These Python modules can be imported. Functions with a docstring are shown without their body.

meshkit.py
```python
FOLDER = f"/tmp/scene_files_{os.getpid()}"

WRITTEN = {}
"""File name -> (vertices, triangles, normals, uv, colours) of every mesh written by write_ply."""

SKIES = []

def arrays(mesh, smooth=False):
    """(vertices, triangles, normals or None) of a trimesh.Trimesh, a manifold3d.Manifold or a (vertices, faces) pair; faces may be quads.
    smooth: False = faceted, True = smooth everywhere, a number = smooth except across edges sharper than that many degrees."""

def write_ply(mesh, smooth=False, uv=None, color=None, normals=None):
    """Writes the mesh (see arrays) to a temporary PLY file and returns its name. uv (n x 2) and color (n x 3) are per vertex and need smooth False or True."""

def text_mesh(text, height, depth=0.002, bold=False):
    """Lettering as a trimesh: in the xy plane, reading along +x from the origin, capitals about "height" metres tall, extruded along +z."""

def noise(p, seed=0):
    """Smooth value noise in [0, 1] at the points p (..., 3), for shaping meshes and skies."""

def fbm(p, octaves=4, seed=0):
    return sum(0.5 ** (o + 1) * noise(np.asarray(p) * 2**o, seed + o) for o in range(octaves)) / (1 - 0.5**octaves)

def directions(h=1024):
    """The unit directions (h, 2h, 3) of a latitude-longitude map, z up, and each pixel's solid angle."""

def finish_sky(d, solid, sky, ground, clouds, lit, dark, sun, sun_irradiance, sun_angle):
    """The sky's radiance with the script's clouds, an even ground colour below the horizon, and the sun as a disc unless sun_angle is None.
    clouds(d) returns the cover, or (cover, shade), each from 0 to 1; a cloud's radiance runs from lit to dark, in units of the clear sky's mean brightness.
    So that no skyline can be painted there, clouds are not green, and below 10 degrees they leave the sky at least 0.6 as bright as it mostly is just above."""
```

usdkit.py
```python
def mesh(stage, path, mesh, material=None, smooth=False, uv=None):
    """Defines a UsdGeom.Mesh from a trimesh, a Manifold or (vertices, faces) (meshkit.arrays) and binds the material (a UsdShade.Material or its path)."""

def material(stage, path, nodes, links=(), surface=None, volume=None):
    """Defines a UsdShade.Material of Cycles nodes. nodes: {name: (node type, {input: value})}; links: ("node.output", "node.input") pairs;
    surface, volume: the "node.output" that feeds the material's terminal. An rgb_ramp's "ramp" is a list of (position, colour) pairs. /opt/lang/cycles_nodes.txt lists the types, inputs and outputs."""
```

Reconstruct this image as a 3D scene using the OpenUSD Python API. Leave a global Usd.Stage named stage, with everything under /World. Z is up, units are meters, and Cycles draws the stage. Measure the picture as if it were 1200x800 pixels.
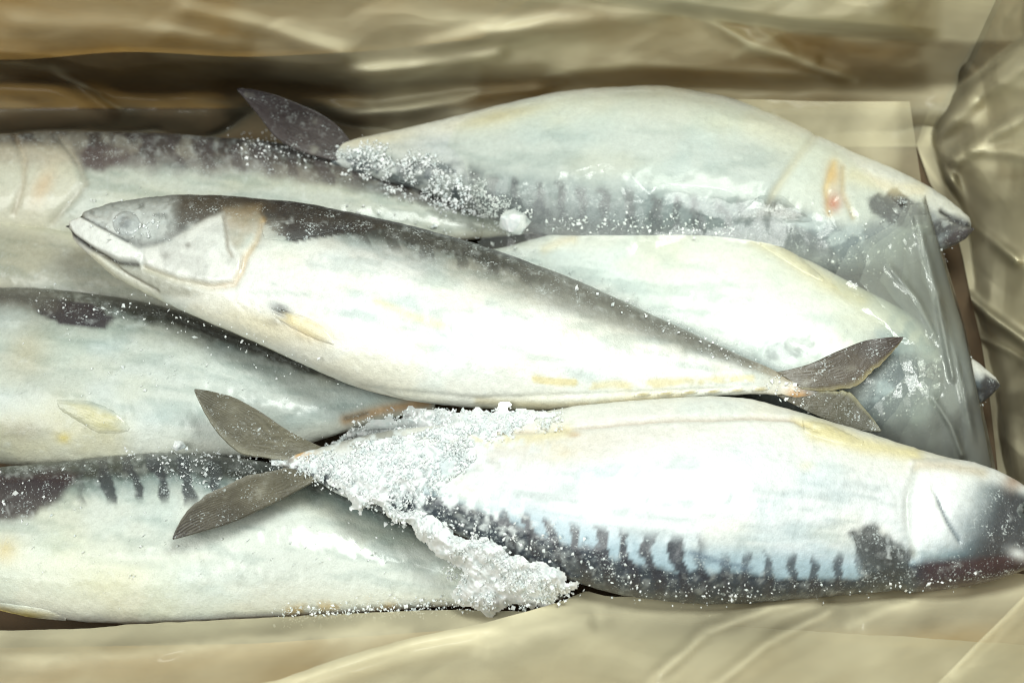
import math
import numpy as np, trimesh, usdkit
from meshkit import fbm, noise
from pxr import Usd, UsdGeom, UsdLux, UsdShade, Gf, Sdf, Vt
from scipy.interpolate import PchipInterpolator
from scipy.spatial import cKDTree
from scipy.ndimage import gaussian_filter, maximum_filter

# ------------------------------------------------------------------ camera, lamps, exposure
stage = Usd.Stage.CreateInMemory()
UsdGeom.Xform.Define(stage, '/World')
UsdGeom.Scope.Define(stage, '/World/Looks')
TILT, DIST, HFOV = math.radians(27), 0.62, math.radians(41)
FWD = np.array([0, math.sin(TILT), -math.cos(TILT)])
RIGHT = np.array([1.0, 0, 0])
UP = np.cross(RIGHT, FWD)
EYE = np.array([0, 0, 0.05]) - DIST * FWD
FPX = 600 / math.tan(HFOV / 2)
cam = UsdGeom.Camera.Define(stage, '/World/camera')
m4 = Gf.Matrix4d(*RIGHT, 0, *UP, 0, *(-FWD), 0, *EYE, 1)
cam.AddTransformOp().Set(m4)
cam.CreateHorizontalApertureAttr(36.0)
cam.CreateFocalLengthAttr(18 / math.tan(HFOV / 2))
cam.CreateClippingRangeAttr(Gf.Vec2f(0.02, 50))
cam.CreateFStopAttr(7.0)
cam.CreateFocusDistanceAttr(0.59)
cam.CreateExposureAttr(0.24)


def lamp(name, at, to, w, h, power, color):
    l = UsdLux.RectLight.Define(stage, '/World/' + name)
    l.CreateWidthAttr(w); l.CreateHeightAttr(h); l.CreateIntensityAttr(power); l.CreateColorAttr(Gf.Vec3f(*color)); l.CreateNormalizeAttr(True)
    z = np.array(at, float) - np.array(to, float); z /= np.linalg.norm(z)
    x = np.cross([0, 1, 0.01], z); x /= np.linalg.norm(x); y = np.cross(z, x)
    l.AddTransformOp().Set(Gf.Matrix4d(*x, 0, *y, 0, *z, 0, *at, 1))
    l.GetPrim().SetCustomDataByKey('kind', 'structure')


lamp('ceiling_lamp', (0.13, 0.06, 0.68), (0.08, -0.03, 0.05), 0.26, 0.18, 1.08, (0.95, 1.0, 0.94))
lamp('added_fill', (-0.75, -0.75, 1.65), (0.05, 0, 0.05), 1.3, 1.1, 9.0, (0.97, 1.0, 0.95))  # added fill from the near left, softens shadows; no lamp seen there


# ------------------------------------------------------------------ helpers
def P(x, y, z):
    """where the ray through a point of the sketch meets the height z"""
    x, y, z = np.broadcast_arrays(np.asarray(x, float), np.asarray(y, float), np.asarray(z, float))
    d = FWD + RIGHT * ((x - 600) / FPX)[..., None] - UP * ((y - 400) / FPX)[..., None]
    return EYE + d * ((z - EYE[2]) / d[..., 2])[..., None]


def Pwall(x, y, n, c):
    """where that ray meets the plane n.p = c"""
    x, y = np.broadcast_arrays(np.asarray(x, float), np.asarray(y, float))
    n = np.asarray(n, float)
    d = FWD + RIGHT * ((x - 600) / FPX)[..., None] - UP * ((y - 400) / FPX)[..., None]
    return EYE + d * ((c - EYE @ n) / (d @ n))[..., None]


def proj(p):
    q = np.asarray(p) - EYE
    k = q @ FWD
    return 600 + FPX * (q @ RIGHT) / k, 400 - FPX * (q @ UP) / k


def sm(a, b, x):
    t = np.clip((x - a) / (b - a), 0, 1)
    return t * t * (3 - 2 * t)


def blob(X, Y, cx, cy, rx, ry, ang=0.0, p=2):
    c, s = math.cos(math.radians(ang)), math.sin(math.radians(ang))
    u, v = ((X - cx) * c + (Y - cy) * s) / rx, (-(X - cx) * s + (Y - cy) * c) / ry
    return np.exp(-(u * u + v * v) ** (p / 2))


def pline(X, Y, pts):
    """distance to a polyline, and how far along it (0..1)"""
    pts = np.array(pts, float)
    best, along = np.full(X.shape, 1e9), np.zeros(X.shape)
    L = np.r_[0, np.cumsum(np.hypot(*np.diff(pts, axis=0).T))]
    for i in range(len(pts) - 1):
        a, b = pts[i], pts[i + 1]
        ab = b - a
        t = np.clip(((X - a[0]) * ab[0] + (Y - a[1]) * ab[1]) / (ab @ ab), 0, 1)
        d = np.hypot(X - a[0] - t * ab[0], Y - a[1] - t * ab[1])
        w = d < best
        best = np.where(w, d, best); along = np.where(w, (L[i] + t * (L[i + 1] - L[i])) / L[-1], along)
    return best, along


def line(X, Y, pts, w):
    return np.exp(-(pline(X, Y, pts)[0] / w) ** 2)


def inside(X, Y, pts, soft=4.0):
    """1 inside a polygon with a soft border"""
    pts = np.array(pts, float)
    odd = np.zeros(X.shape, bool)
    for (x0, y0), (x1, y1) in zip(pts, np.roll(pts, -1, 0)):
        if y0 != y1:
            odd ^= ((Y < y0) != (Y < y1)) & (X < (x1 - x0) * (Y - y0) / (y1 - y0) + x0)
    d = pline(X, Y, np.vstack([pts, pts[:1]]))[0]
    return sm(-soft, soft, np.where(odd, d, -d))


def mix(c, to, m):
    return c + (np.asarray(to, float) - c) * np.clip(m, 0, 1)[..., None]


def nz(X, Y, lam, seed=0, octaves=3, ratio=1.0, ang=0.0):
    c, s = math.cos(math.radians(ang)), math.sin(math.radians(ang))
    u, v = X * c + Y * s, -X * s + Y * c
    return fbm(np.stack([u / lam / ratio, v / lam, np.full(X.shape, 3.7 * seed + 0.5)], -1), octaves, seed)


def tag(prim, label=None, cat=None, group=None, kind=None):
    for k, v in (('label', label), ('category', cat), ('group', group), ('kind', kind)):
        if v: prim.SetCustomDataByKey(k, v)


used = {}


def numbered(path):
    n = used.get(path, 0); used[path] = n + 1
    return path if n == 0 else f'{path}_{n:03d}'


def thing(name, label, cat, group=None, at=(0, 0, 0)):
    x = UsdGeom.Xform.Define(stage, numbered('/World/' + name))
    x.AddTranslateOp().Set(Gf.Vec3d(*map(float, at)))
    tag(x.GetPrim(), label, cat, group)
    x.at = np.array(at, float)
    return x


def put(parent, name, v, f, mat, col=None, smooth=True, attrs=None):
    base = str(parent.GetPath()) if parent is not None else '/World'
    off = getattr(parent, 'at', np.zeros(3))
    m = usdkit.mesh(stage, numbered(base + '/' + name), (np.asarray(v) - off, f), mat, smooth=smooth)
    m.CreateDoubleSidedAttr(True)
    if col is not None:
        UsdGeom.PrimvarsAPI(m).CreatePrimvar('col', Sdf.ValueTypeNames.Color3fArray, 'vertex').Set(Vt.Vec3fArray.FromNumpy(np.clip(col, 0, 1).astype(np.float32)))
    return m


def grid_faces(n, m, wrap=False):
    i, j = np.meshgrid(np.arange(n - 1), np.arange(m if wrap else m - 1), indexing='ij')
    j2 = (j + 1) % m
    q = np.stack([i * m + j, (i + 1) * m + j, (i + 1) * m + j2, i * m + j2], -1).reshape(-1, 4)
    return np.vstack([q[:, [0, 1, 2]], q[:, [0, 2, 3]]])


def vnormals(v, f):
    n = np.zeros_like(v)
    fn = np.cross(v[f[:, 1]] - v[f[:, 0]], v[f[:, 2]] - v[f[:, 0]])
    for k in range(3):
        np.add.at(n, f[:, k], fn)
    return n / np.maximum(np.linalg.norm(n, axis=1, keepdims=True), 1e-12)


# ------------------------------------------------------------------ materials
def skin(name, rough=0.42, frost=0.0, spec=0.5, coat=0.25, metal=0.0, speck=0.0):
    return usdkit.material(stage, '/World/Looks/' + name, {
        'a': ('attribute', {'attribute': 'col'}), 'g': ('geometry', {}),
        'n1': ('noise_texture', {'scale': 420.0, 'detail': 4.0, 'roughness': 0.65}),
        'n2': ('noise_texture', {'scale': 1500.0, 'detail': 3.0, 'roughness': 0.7}),
        'n3': ('noise_texture', {'scale': 160.0, 'detail': 5.0, 'roughness': 0.6}),
        'r1': ('map_range', {'from_min': 0.3, 'from_max': 0.7, 'to_min': 0.92, 'to_max': 1.06}),
        'r2': ('map_range', {'from_min': 0.25, 'from_max': 0.75, 'to_min': 0.90, 'to_max': 1.08}),
        'm': ('math', {'math_type': 'multiply'}), 'cm': ('mix', {'mix_type': 'multiply', 'fac': 1.0}),
        'fr': ('map_range', {'from_min': 0.60 - 0.18 * frost, 'from_max': 0.80, 'to_min': 0.0, 'to_max': 0.25 + 0.35 * frost, 'clamp': True}),
        'mf': ('mix', {'mix_type': 'mix', 'color2': (0.70, 0.75, 0.74)}),
        'rr': ('map_range', {'from_min': 0.3, 'from_max': 0.7, 'to_min': rough - 0.10, 'to_max': rough + 0.12}),
        'b1': ('bump', {'strength': 0.5, 'distance': 0.0014}), 'b2': ('bump', {'strength': 0.45, 'distance': 0.0004}),
        'sp': ('noise_texture', {'scale': 1100.0, 'detail': 3.0, 'roughness': 0.6}), 'sp2': ('noise_texture', {'scale': 130.0, 'detail': 3.0, 'roughness': 0.6}),
        'sa': ('math', {'math_type': 'multiply_add', 'value2': 0.55}), 'sr': ('map_range', {'from_min': 0.845 + speck, 'from_max': 0.95 + speck, 'to_min': 0.0, 'to_max': 0.75, 'clamp': True}),
        'bw': ('rgb_to_bw', {}), 'dk': ('map_range', {'from_min': 0.10, 'from_max': 0.42, 'to_min': 1.0, 'to_max': 0.0, 'clamp': True}), 'sm_': ('math', {'math_type': 'multiply'}),
        'ms': ('mix', {'mix_type': 'mix', 'color2': (0.58, 0.64, 0.64)}),
        'p': ('principled_bsdf', {'specular_ior_level': spec, 'coat_weight': coat, 'coat_roughness': 0.16, 'metallic': metal, 'subsurface_weight': 0.0}),
    }, [('g.position', 'n1.vector'), ('g.position', 'n2.vector'), ('g.position', 'n3.vector'), ('n1.fac', 'r1.value'), ('n2.fac', 'r2.value'),
        ('r1.result', 'm.value1'), ('r2.result', 'm.value2'), ('a.color', 'cm.color1'), ('m.value', 'cm.color2'),
        ('n3.fac', 'fr.value'), ('fr.result', 'mf.fac'), ('cm.color', 'mf.color1'), ('mf.color', 'ms.color1'), ('ms.color', 'p.base_color'), ('g.position', 'sp.vector'), ('g.position', 'sp2.vector'),
        ('sp.fac', 'sa.value3'), ('sp2.fac', 'sa.value1'), ('sa.value', 'sr.value'), ('a.color', 'bw.color'), ('bw.val', 'dk.value'), ('sr.result', 'sm_.value1'), ('dk.result', 'sm_.value2'), ('sm_.value', 'ms.fac'),
        ('n1.fac', 'rr.value'), ('rr.result', 'p.roughness'), ('n3.fac', 'b1.height'), ('n2.fac', 'b2.height'), ('b1.normal', 'b2.normal'), ('b2.normal', 'p.normal')], 'p.BSDF')


SKIN = skin('fish_skin', 0.40, 0.2, coat=0.4, speck=0.045)
FROSTY = skin('frosty_fish_skin', 0.5, 0.7, coat=0.1)
FIN = skin('fin_membrane', 0.45, 0.0, coat=0.15, speck=0.055)
EYE_M = skin('cloudy_eye', 0.3, 0.6, coat=0.6)

ICE = usdkit.material(stage, '/World/Looks/frost_ice', {
    'g': ('geometry', {}), 'n': ('noise_texture', {'scale': 300.0, 'detail': 3.0}),
    'rp': ('rgb_ramp', {'ramp': [(0.35, (0.80, 0.86, 0.86)), (0.55, (0.96, 0.97, 0.97))]}),
    'p': ('principled_bsdf', {'roughness': 0.35, 'coat_weight': 0.25, 'coat_roughness': 0.1, 'specular_ior_level': 0.6}),
    't': ('translucent_bsdf', {'color': (0.80, 0.88, 0.88)}), 'tr': ('transparent_bsdf', {}),
    'x': ('mix_closure', {'fac': 0.22}), 'y': ('mix_closure', {'fac': 0.05}),
}, [('g.position', 'n.vector'), ('n.fac', 'rp.fac'), ('rp.color', 'p.base_color'), ('p.BSDF', 'x.closure1'), ('t.BSDF', 'x.closure2'), ('x.closure', 'y.closure1'), ('tr.BSDF', 'y.closure2')], 'y.closure')


def film(name, lo, hi, scale=(30, 30, 30), tint=(0.90, 0.83, 0.58), gloss=0.22, textured=True, bump=0.5, ior=1.45, painted=False, shine=0.9):
    nodes = {
        'g': ('geometry', {}), 'mp': ('mapping', {'scale': scale}),
        'n': ('noise_texture', {'scale': 1.0, 'detail': 3.0, 'roughness': 0.5, 'distortion': 0.4}),
        'nb': ('noise_texture', {'scale': 2.2, 'detail': 2.0, 'roughness': 0.5, 'distortion': 0.6}),
        'mr': ('map_range', {'from_min': 0.3, 'from_max': 0.7, 'to_min': lo, 'to_max': hi, 'clamp': True}),
        'b': ('bump', {'strength': bump, 'distance': 0.004}),
        'd': ('diffuse_bsdf', {'color': tint}), 't': ('translucent_bsdf', {'color': tint}), 'dt': ('mix_closure', {'fac': 0.25}),
        'tr': ('transparent_bsdf', {'color': (0.97, 0.98, 0.95)}), 'mk': ('mix_closure', {'fac': (lo + hi) / 2}),
        'gl': ('glossy_bsdf', {'color': (shine,) * 3, 'roughness': gloss}), 'fr': ('fresnel', {'IOR': ior}), 'o': ('mix_closure', {}),
    }
    links = [('g.position', 'mp.vector'), ('mp.vector', 'n.vector'), ('mp.vector', 'nb.vector'), ('n.fac', 'mr.value'), ('nb.fac', 'b.height'),
             ('b.normal', 'd.normal'), ('b.normal', 't.normal'), ('b.normal', 'gl.normal'), ('d.BSDF', 'dt.closure1'), ('t.BSDF', 'dt.closure2'),
             ('tr.BSDF', 'mk.closure1'), ('dt.closure', 'mk.closure2'), ('mk.closure', 'o.closure1'), ('gl.BSDF', 'o.closure2'), ('fr.fac', 'o.fac')]
    if painted:                                # fogging of the film is kept per vertex
        nodes['a'] = ('attribute', {'attribute': 'col'}); nodes['mx'] = ('math', {'math_type': 'multiply'}); nodes['sp'] = ('separate_color', {})
        links += [('a.color', 'sp.color'), ('sp.r', 'mx.value1'), ('mr.result', 'mx.value2'), ('mx.value', 'mk.fac')]
    elif textured:
        links.append(('mr.result', 'mk.fac'))
    return usdkit.material(stage, '/World/Looks/' + name, nodes, links, 'o.closure')


LINER = film('milky_liner', 0.8, 1.2, (14, 18, 20), bump=0.08, painted=True, shine=0.2)
CLEAR2 = film('clear_sheet_folded', 0.12, 0.12, (40, 40, 40), (0.80, 0.84, 0.82), 0.10, False, 0.12, 1.32)
CLEAR = film('clear_sheet', 0.10, 0.10, (40, 40, 40), (0.80, 0.84, 0.82), 0.13, False, 0.10, 1.28)

def cardboard(name, dry, pale):
  return usdkit.material(stage, '/World/Looks/' + name, {
    'g': ('geometry', {}), 'n': ('noise_texture', {'scale': 60.0, 'detail': 6.0, 'roughness': 0.65}), 'mp': ('mapping', {'scale': (60, 60, 900)}), 'n2': ('noise_texture', {'scale': 1.0, 'detail': 3.0}),
    'mm': ('math', {'math_type': 'multiply_add', 'value2': 0.4}), 'rp': ('rgb_ramp', {'ramp': [(0.3, dry), (0.9, pale)]}),
    'b': ('bump', {'strength': 0.3, 'distance': 0.0005}), 'p': ('principled_bsdf', {'roughness': 0.8, 'specular_ior_level': 0.25})},
    [('g.position', 'n.vector'), ('g.position', 'mp.vector'), ('mp.vector', 'n2.vector'), ('n2.fac', 'mm.value1'), ('n.fac', 'mm.value3'), ('mm.value', 'rp.fac'), ('rp.color', 'p.base_color'), ('n.fac', 'b.height'), ('b.normal', 'p.normal')], 'p.BSDF')


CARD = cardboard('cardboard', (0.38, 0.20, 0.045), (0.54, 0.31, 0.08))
SHADED_CARD = cardboard('shaded_cardboard', (0.055, 0.028, 0.015), (0.11, 0.055, 0.026))  # floor colour darkened to stand in for the shade behind the fish

# ------------------------------------------------------------------ the carton
z_fish = 0.03
YB = P(780, 100, 0.045)[1] + 0.020            # inner face of the far wall
YF = P(600, 800, 0.03)[1] - 0.055             # near wall
XR = P(1168, 500, 0.02)[0] + 0.012            # right wall
XL = P(0, 300, 0.03)[0] - 0.16
H = 0.135


def box_mesh(x0, y0, z0, x1, y1, z1):
    b = trimesh.creation.box((x1 - x0, y1 - y0, z1 - z0)); b.apply_translation(((x0 + x1) / 2, (y0 + y1) / 2, (z0 + z1) / 2))
    return b.vertices, b.faces


carton = thing('cardboard_carton', 'brown cardboard carton whose walls show through the cloudy plastic lining', 'carton', at=((XL + XR) / 2, (YB + YF) / 2, -0.006))
T = 0.005
put(carton, 'floor', *box_mesh(XL, YF, -0.006, XR, YB, -0.001), SHADED_CARD, smooth=False)
put(carton, 'wall', *box_mesh(XL - T, YB, -0.006, XR + T, YB + T, H), CARD, smooth=False)
put(carton, 'wall', *box_mesh(XL - T, YF - T, -0.006, XR + T, YF, H - 0.06), CARD, smooth=False)
put(carton, 'wall', *box_mesh(XR, YF, -0.006, XR + T, YB, H), CARD, smooth=False)
put(carton, 'wall', *box_mesh(XL - T, YF, -0.006, XL, YB, H), CARD, smooth=False)

# ------------------------------------------------------------------ fish
FISH = {}


class Fish:
    pass


def fish(key, label, head, tail, upper, lower, dors, paint, z0, z1, k=0.60, n=300, m=120, mat=SKIN, group=None, seed=0, arch=0.0):
    """A mackerel lying on its side. upper and lower are the sketched outlines, head and tail the ends of its axis; z0 and z1 the height of the spine at head and tail.
    dors is +1 when the back is the upper outline, -1 when it is the lower one. paint gives skin colour and relief."""
    o = Fish()
    head, tail = np.array(head, float), np.array(tail, float)
    ax = tail - head; L = np.linalg.norm(ax); ax /= L
    pr = np.array([ax[1], -ax[0]])
    if pr[1] > 0: pr = -pr                      # towards the top of the picture

    def curve(pts):
        q = np.array(pts, float) - head
        s, off = q @ ax, q @ pr
        i = np.argsort(s); s, off = s[i], off[i]
        keep = np.r_[True, np.diff(s) > 1e-3]
        return PchipInterpolator(s[keep], off[keep], extrapolate=True), s[keep][0], s[keep][-1]
    cu, su0, su1 = curve(upper); cl, sl0, sl1 = curve(lower)
    s0, s1 = max(su0, sl0), min(su1, sl1)
    t = np.linspace(0, 1, n)
    t = 0.5 * t + 0.5 * (0.5 - 0.5 * np.cos(np.pi * t))
    t = np.clip(t, 0, 1)
    s = s0 + (s1 - s0) * t
    off_u, off_l = cu(s), cl(s)
    mid, half = (off_u + off_l) / 2, np.maximum((off_u - off_l) / 2, 0.5)
    half = half * np.clip(np.sqrt(np.clip((s - s0) / (0.012 * L), 0, 1)), 0.12, 1)
    zc = z0 + (z1 - z0) * t + arch * np.sin(np.pi * t)
    ctr = head + s[:, None] * ax + mid[:, None] * pr
    eu, el = ctr + half[:, None] * pr, ctr - half[:, None] * pr
    C, U, D_ = P(*ctr.T, zc), P(*eu.T, zc), P(*el.T, zc)
    hv = (U - D_) / 2
    C = (U + D_) / 2
    w = np.linalg.norm(hv, axis=1); hh = hv / w[:, None]
    ray = C - EYE; slope = (ray * hh).sum(1) / np.abs(ray[:, 2])
    kk = k * (1 - 0.15 * np.exp(-((t - 1) / 0.12) ** 2))
    a = w / np.sqrt(1 + (kk * slope) ** 2); b = kk * a
    ph = np.linspace(0, 2 * np.pi, m, endpoint=False)
    cp, sp = np.cos(ph), np.sin(ph)
    e = 0.94
    cp, sp = np.sign(cp) * np.abs(cp) ** e, np.sign(sp) * np.abs(sp) ** e
    V = C[:, None] + hh[:, None] * (a[:, None, None] * cp[None, :, None]) + np.array([0, 0, 1.0]) * (b[:, None, None] * sp[None, :, None])
    # the same sketch point for a vertex of the hidden side and its mirror on the seen side
    mir = np.where(sp < 0, (-np.arange(m)) % m, np.arange(m))
    X, Y = proj(V); X, Y = X[:, mir], Y[:, mir]
    q = np.stack([X, Y], -1) - head
    So, Oo = q @ ax, q @ pr
    Tt = np.clip((Oo - mid[:, None]) / half[:, None], -1.05, 1.05) * dors
    col, disp = paint(X, Y, Tt, (So - s0) / (s1 - s0))
    f = grid_faces(n, m, True)
    v = V.reshape(-1, 3)
    caps = []
    for row, flip in ((0, False), (n - 1, True)):
        c = len(v) + len(caps)
        caps.append(V[row].mean(0))
        j = np.arange(m)
        tri = np.stack([np.full(m, c), row * m + j, row * m + (j + 1) % m], 1)
        f = np.vstack([f, tri[:, ::-1] if flip else tri])
    v = np.vstack([v, caps])
    nn = vnormals(v, f)
    if np.mean((nn[:n * m] * (v[:n * m] - np.repeat(C, m, 0))).sum(1)) < 0:
        f = f[:, ::-1]; nn = -nn
    d = np.r_[disp.ravel() + 0.0007 * (nz(X, Y, 26, seed + 5) - 0.5).ravel() + 0.00045 * (nz(X, Y, 7, seed + 6, 2) - 0.5).ravel(), 0, 0]
    v = v + nn * d[:, None]
    colv = np.vstack([col.reshape(-1, 3), col[0].mean(0), col[-1].mean(0)])
    base = [float(C[:, 0].mean()), float(C[:, 1].mean()), float(v[:, 2].min())]
    o.root = thing('mackerel', label, 'fish', group, base)
    o.body = put(o.root, 'body', v, f, mat, colv)
    nn = vnormals(v, f)
    seen = np.where(((EYE - v) * nn).sum(1) > 0)[0]
    o.v, o.n, o.c = v[seen], nn[seen], colv[seen]
    px, py = proj(o.v)
    o.tree = cKDTree(np.stack([px, py], 1))
    o.allv, o.f = v, f
    o.outline = np.vstack([head + s[:, None] * ax + off_u[:, None] * pr, (head + s[:, None] * ax + off_l[:, None] * pr)[::-1]])
    o.tailz = zc[-1]
    FISH[key] = o
    return o


def on(o, x, y):
    """surface point, normal and distance (in sketch units) of a fish at a sketch point"""
    x, y = np.broadcast_arrays(np.asarray(x, float), np.asarray(y, float))
    d, i = o.tree.query(np.stack([x.ravel(), y.ravel()], 1), k=5)
    w = 1 / (d + 0.3) ** 2; w /= w.sum(1, keepdims=True)
    p = (o.v[i] * w[..., None]).sum(1); n = (o.n[i] * w[..., None]).sum(1)
    n /= np.linalg.norm(n, axis=1, keepdims=True)
    return p.reshape(x.shape + (3,)), n.reshape(x.shape + (3,)), d[:, 0].reshape(x.shape)


def resample(pts, n):
    pts = np.array(pts, float)
    L = np.r_[0, np.cumsum(np.hypot(*np.diff(pts, axis=0).T))]
    c = PchipInterpolator(L, pts, axis=0)
    return c(np.linspace(0, L[-1], n))


def shell(parent, name, V, N, thick, mat, col):
    """closes a grid (n, m, 3) of points into a thin solid"""
    n, m = V.shape[:2]
    top, bot = V + N * thick[..., None] / 2, V - N * thick[..., None] / 2
    f = grid_faces(n, m)
    k = n * m
    v = np.vstack([top.reshape(-1, 3), bot.reshape(-1, 3)])
    edge = np.r_[np.arange(m), np.arange(1, n) * m + m - 1, (n - 1) * m + np.arange(m - 2, -1, -1), np.arange(n - 2, 0, -1) * m]
    nxt = np.roll(edge, -1)
    rim = np.vstack([np.stack([edge, nxt, nxt + k], 1), np.stack([edge, nxt + k, edge + k], 1)])
    f = np.vstack([f[:, ::-1], f + k, rim])
    if (np.cross(v[f[0, 1]] - v[f[0, 0]], v[f[0, 2]] - v[f[0, 0]]) * N.reshape(-1, 3)[0]).sum() < 0:
        f = f[:, ::-1]
    c = np.vstack([col.reshape(-1, 3)] * 2)
    return put(parent, name, v, f, mat, c)


def fin(o, name, lead, trail, z_root, z_tip, base, tip, rays=14, edge=None, n=40, m=44, curl=0.0, mat=FIN, thick=0.0012):
    """a fin spread between its leading and its trailing edge, both sketched from root to tip; rays fan from the root"""
    A, B = resample(lead, n), resample(trail, n)
    B = B + (9.0 * np.sin(np.pi * np.linspace(0, 1, n)) * (nz(np.linspace(0, 150, n), np.zeros(n), 7, rays + 40, 3) - 0.5))[:, None] * np.array([0.7, 0.7])
    t = np.linspace(0, 1, n)[:, None]; w = np.linspace(0, 1, m)[None]
    S = A[:, None] * (1 - w[..., None]) + B[:, None] * w[..., None]
    z = z_root + (z_tip - z_root) * t + curl * np.sin(np.pi * t) * (0.5 - w)
    V = P(S[..., 0], S[..., 1], z)
    f = grid_faces(n, m)
    N = vnormals(V.reshape(-1, 3), f).reshape(n, m, 3)
    if N[..., 2].mean() < 0: N = -N
    R0 = (A[0] + B[0]) / 2 - 0.10 * (A[-1] - (A[0] + B[0]) / 2)
    dv = S - R0
    u0 = (A[-1] - R0) / np.linalg.norm(A[-1] - R0)
    an = np.arctan2(dv[..., 0] * u0[1] - dv[..., 1] * u0[0], dv @ u0)
    fan = an / 0.55 + 0.05 * (nz(S[..., 0], S[..., 1], 14, rays, 2) - 0.5)
    ridge = np.abs(np.sin(np.pi * 2.3 * rays * fan)) ** 0.7
    fade = np.minimum(1, np.minimum(t, 1.0) * 4)
    V = V + N * (0.00022 * (ridge - 0.5) * fade + 0.004 * (nz(S[..., 0], S[..., 1], 40, rays + 20, 2) - 0.5) * t)[..., None]
    col = np.asarray(base) * (1 - t[..., None]) + np.asarray(tip) * t[..., None] + np.zeros((n, m, 1))
    col = mix(col, np.asarray(base) * 1.9 + 0.02, 0.5 * (1 - ridge) * fade * (0.3 + 0.9 * nz(S[..., 0], S[..., 1], 12, rays + 3, 2)))
    col = mix(col, (0.36, 0.36, 0.30), 0.5 * sm(0.62, 0.9, nz(S[..., 0], S[..., 1], 16, rays, 3)))
    if edge is not None:
        col = mix(col, edge, 0.5 * sm(0.80, 1.0, w) * np.ones_like(t))
    col = col * (0.55 + 0.9 * nz(S[..., 0], S[..., 1], 34, rays + 9, 3))[..., None]
    th = np.full((n, m), thick) * (0.4 + 0.6 * np.minimum(1, 4 * np.minimum(w, 1 - w) + 0.2))
    return shell(o.root, name, V, N, th, mat, col)


def laid_fin(o, name, poly_a, poly_b, col_fn, lift=0.0012, n=36, m=26, mat=SKIN, rays=9, soft=1.8):
    """a small fin folded flat on the body, spread between two sketched edges"""
    A, B = resample(poly_a, n), resample(poly_b, n)
    t = np.linspace(0, 1, n)[:, None]; w = np.linspace(0, 1, m)[None]
    S = A[:, None] * (1 - w[..., None]) + B[:, None] * w[..., None]
    V, N, _ = on(o, S[..., 0], S[..., 1])
    bell = np.sin(np.pi * w) ** 0.6 * (0.3 + 0.7 * np.sin(np.pi * np.clip(t, 0.03, 0.97)) ** 0.6)
    ridge = np.abs(np.sin(np.pi * rays * w))
    V = V + N * (lift * (0.66 * bell - 0.30) + 0.00012 * ridge)[..., None]
    col = col_fn(S[..., 0], S[..., 1], t + 0 * w, w + 0 * t)
    col = col * (0.8 + 0.2 * ridge[..., None])
    skin_c = o.c[o.tree.query(np.stack([S[..., 0].ravel(), S[..., 1].ravel()], 1))[1]].reshape(n, m, 3)
    rim = np.minimum(np.minimum(w, 1 - w) * 4.0, np.minimum(t * 5, (1 - t) * 4)) + 0.5 * (nz(S[..., 0], S[..., 1], 9, 7) - 0.5)
    col = mix(skin_c, col, sm(0.0, soft, rim))
    return shell(o.root, name, V, N, np.full((n, m), 0.0006), mat, col)


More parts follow.
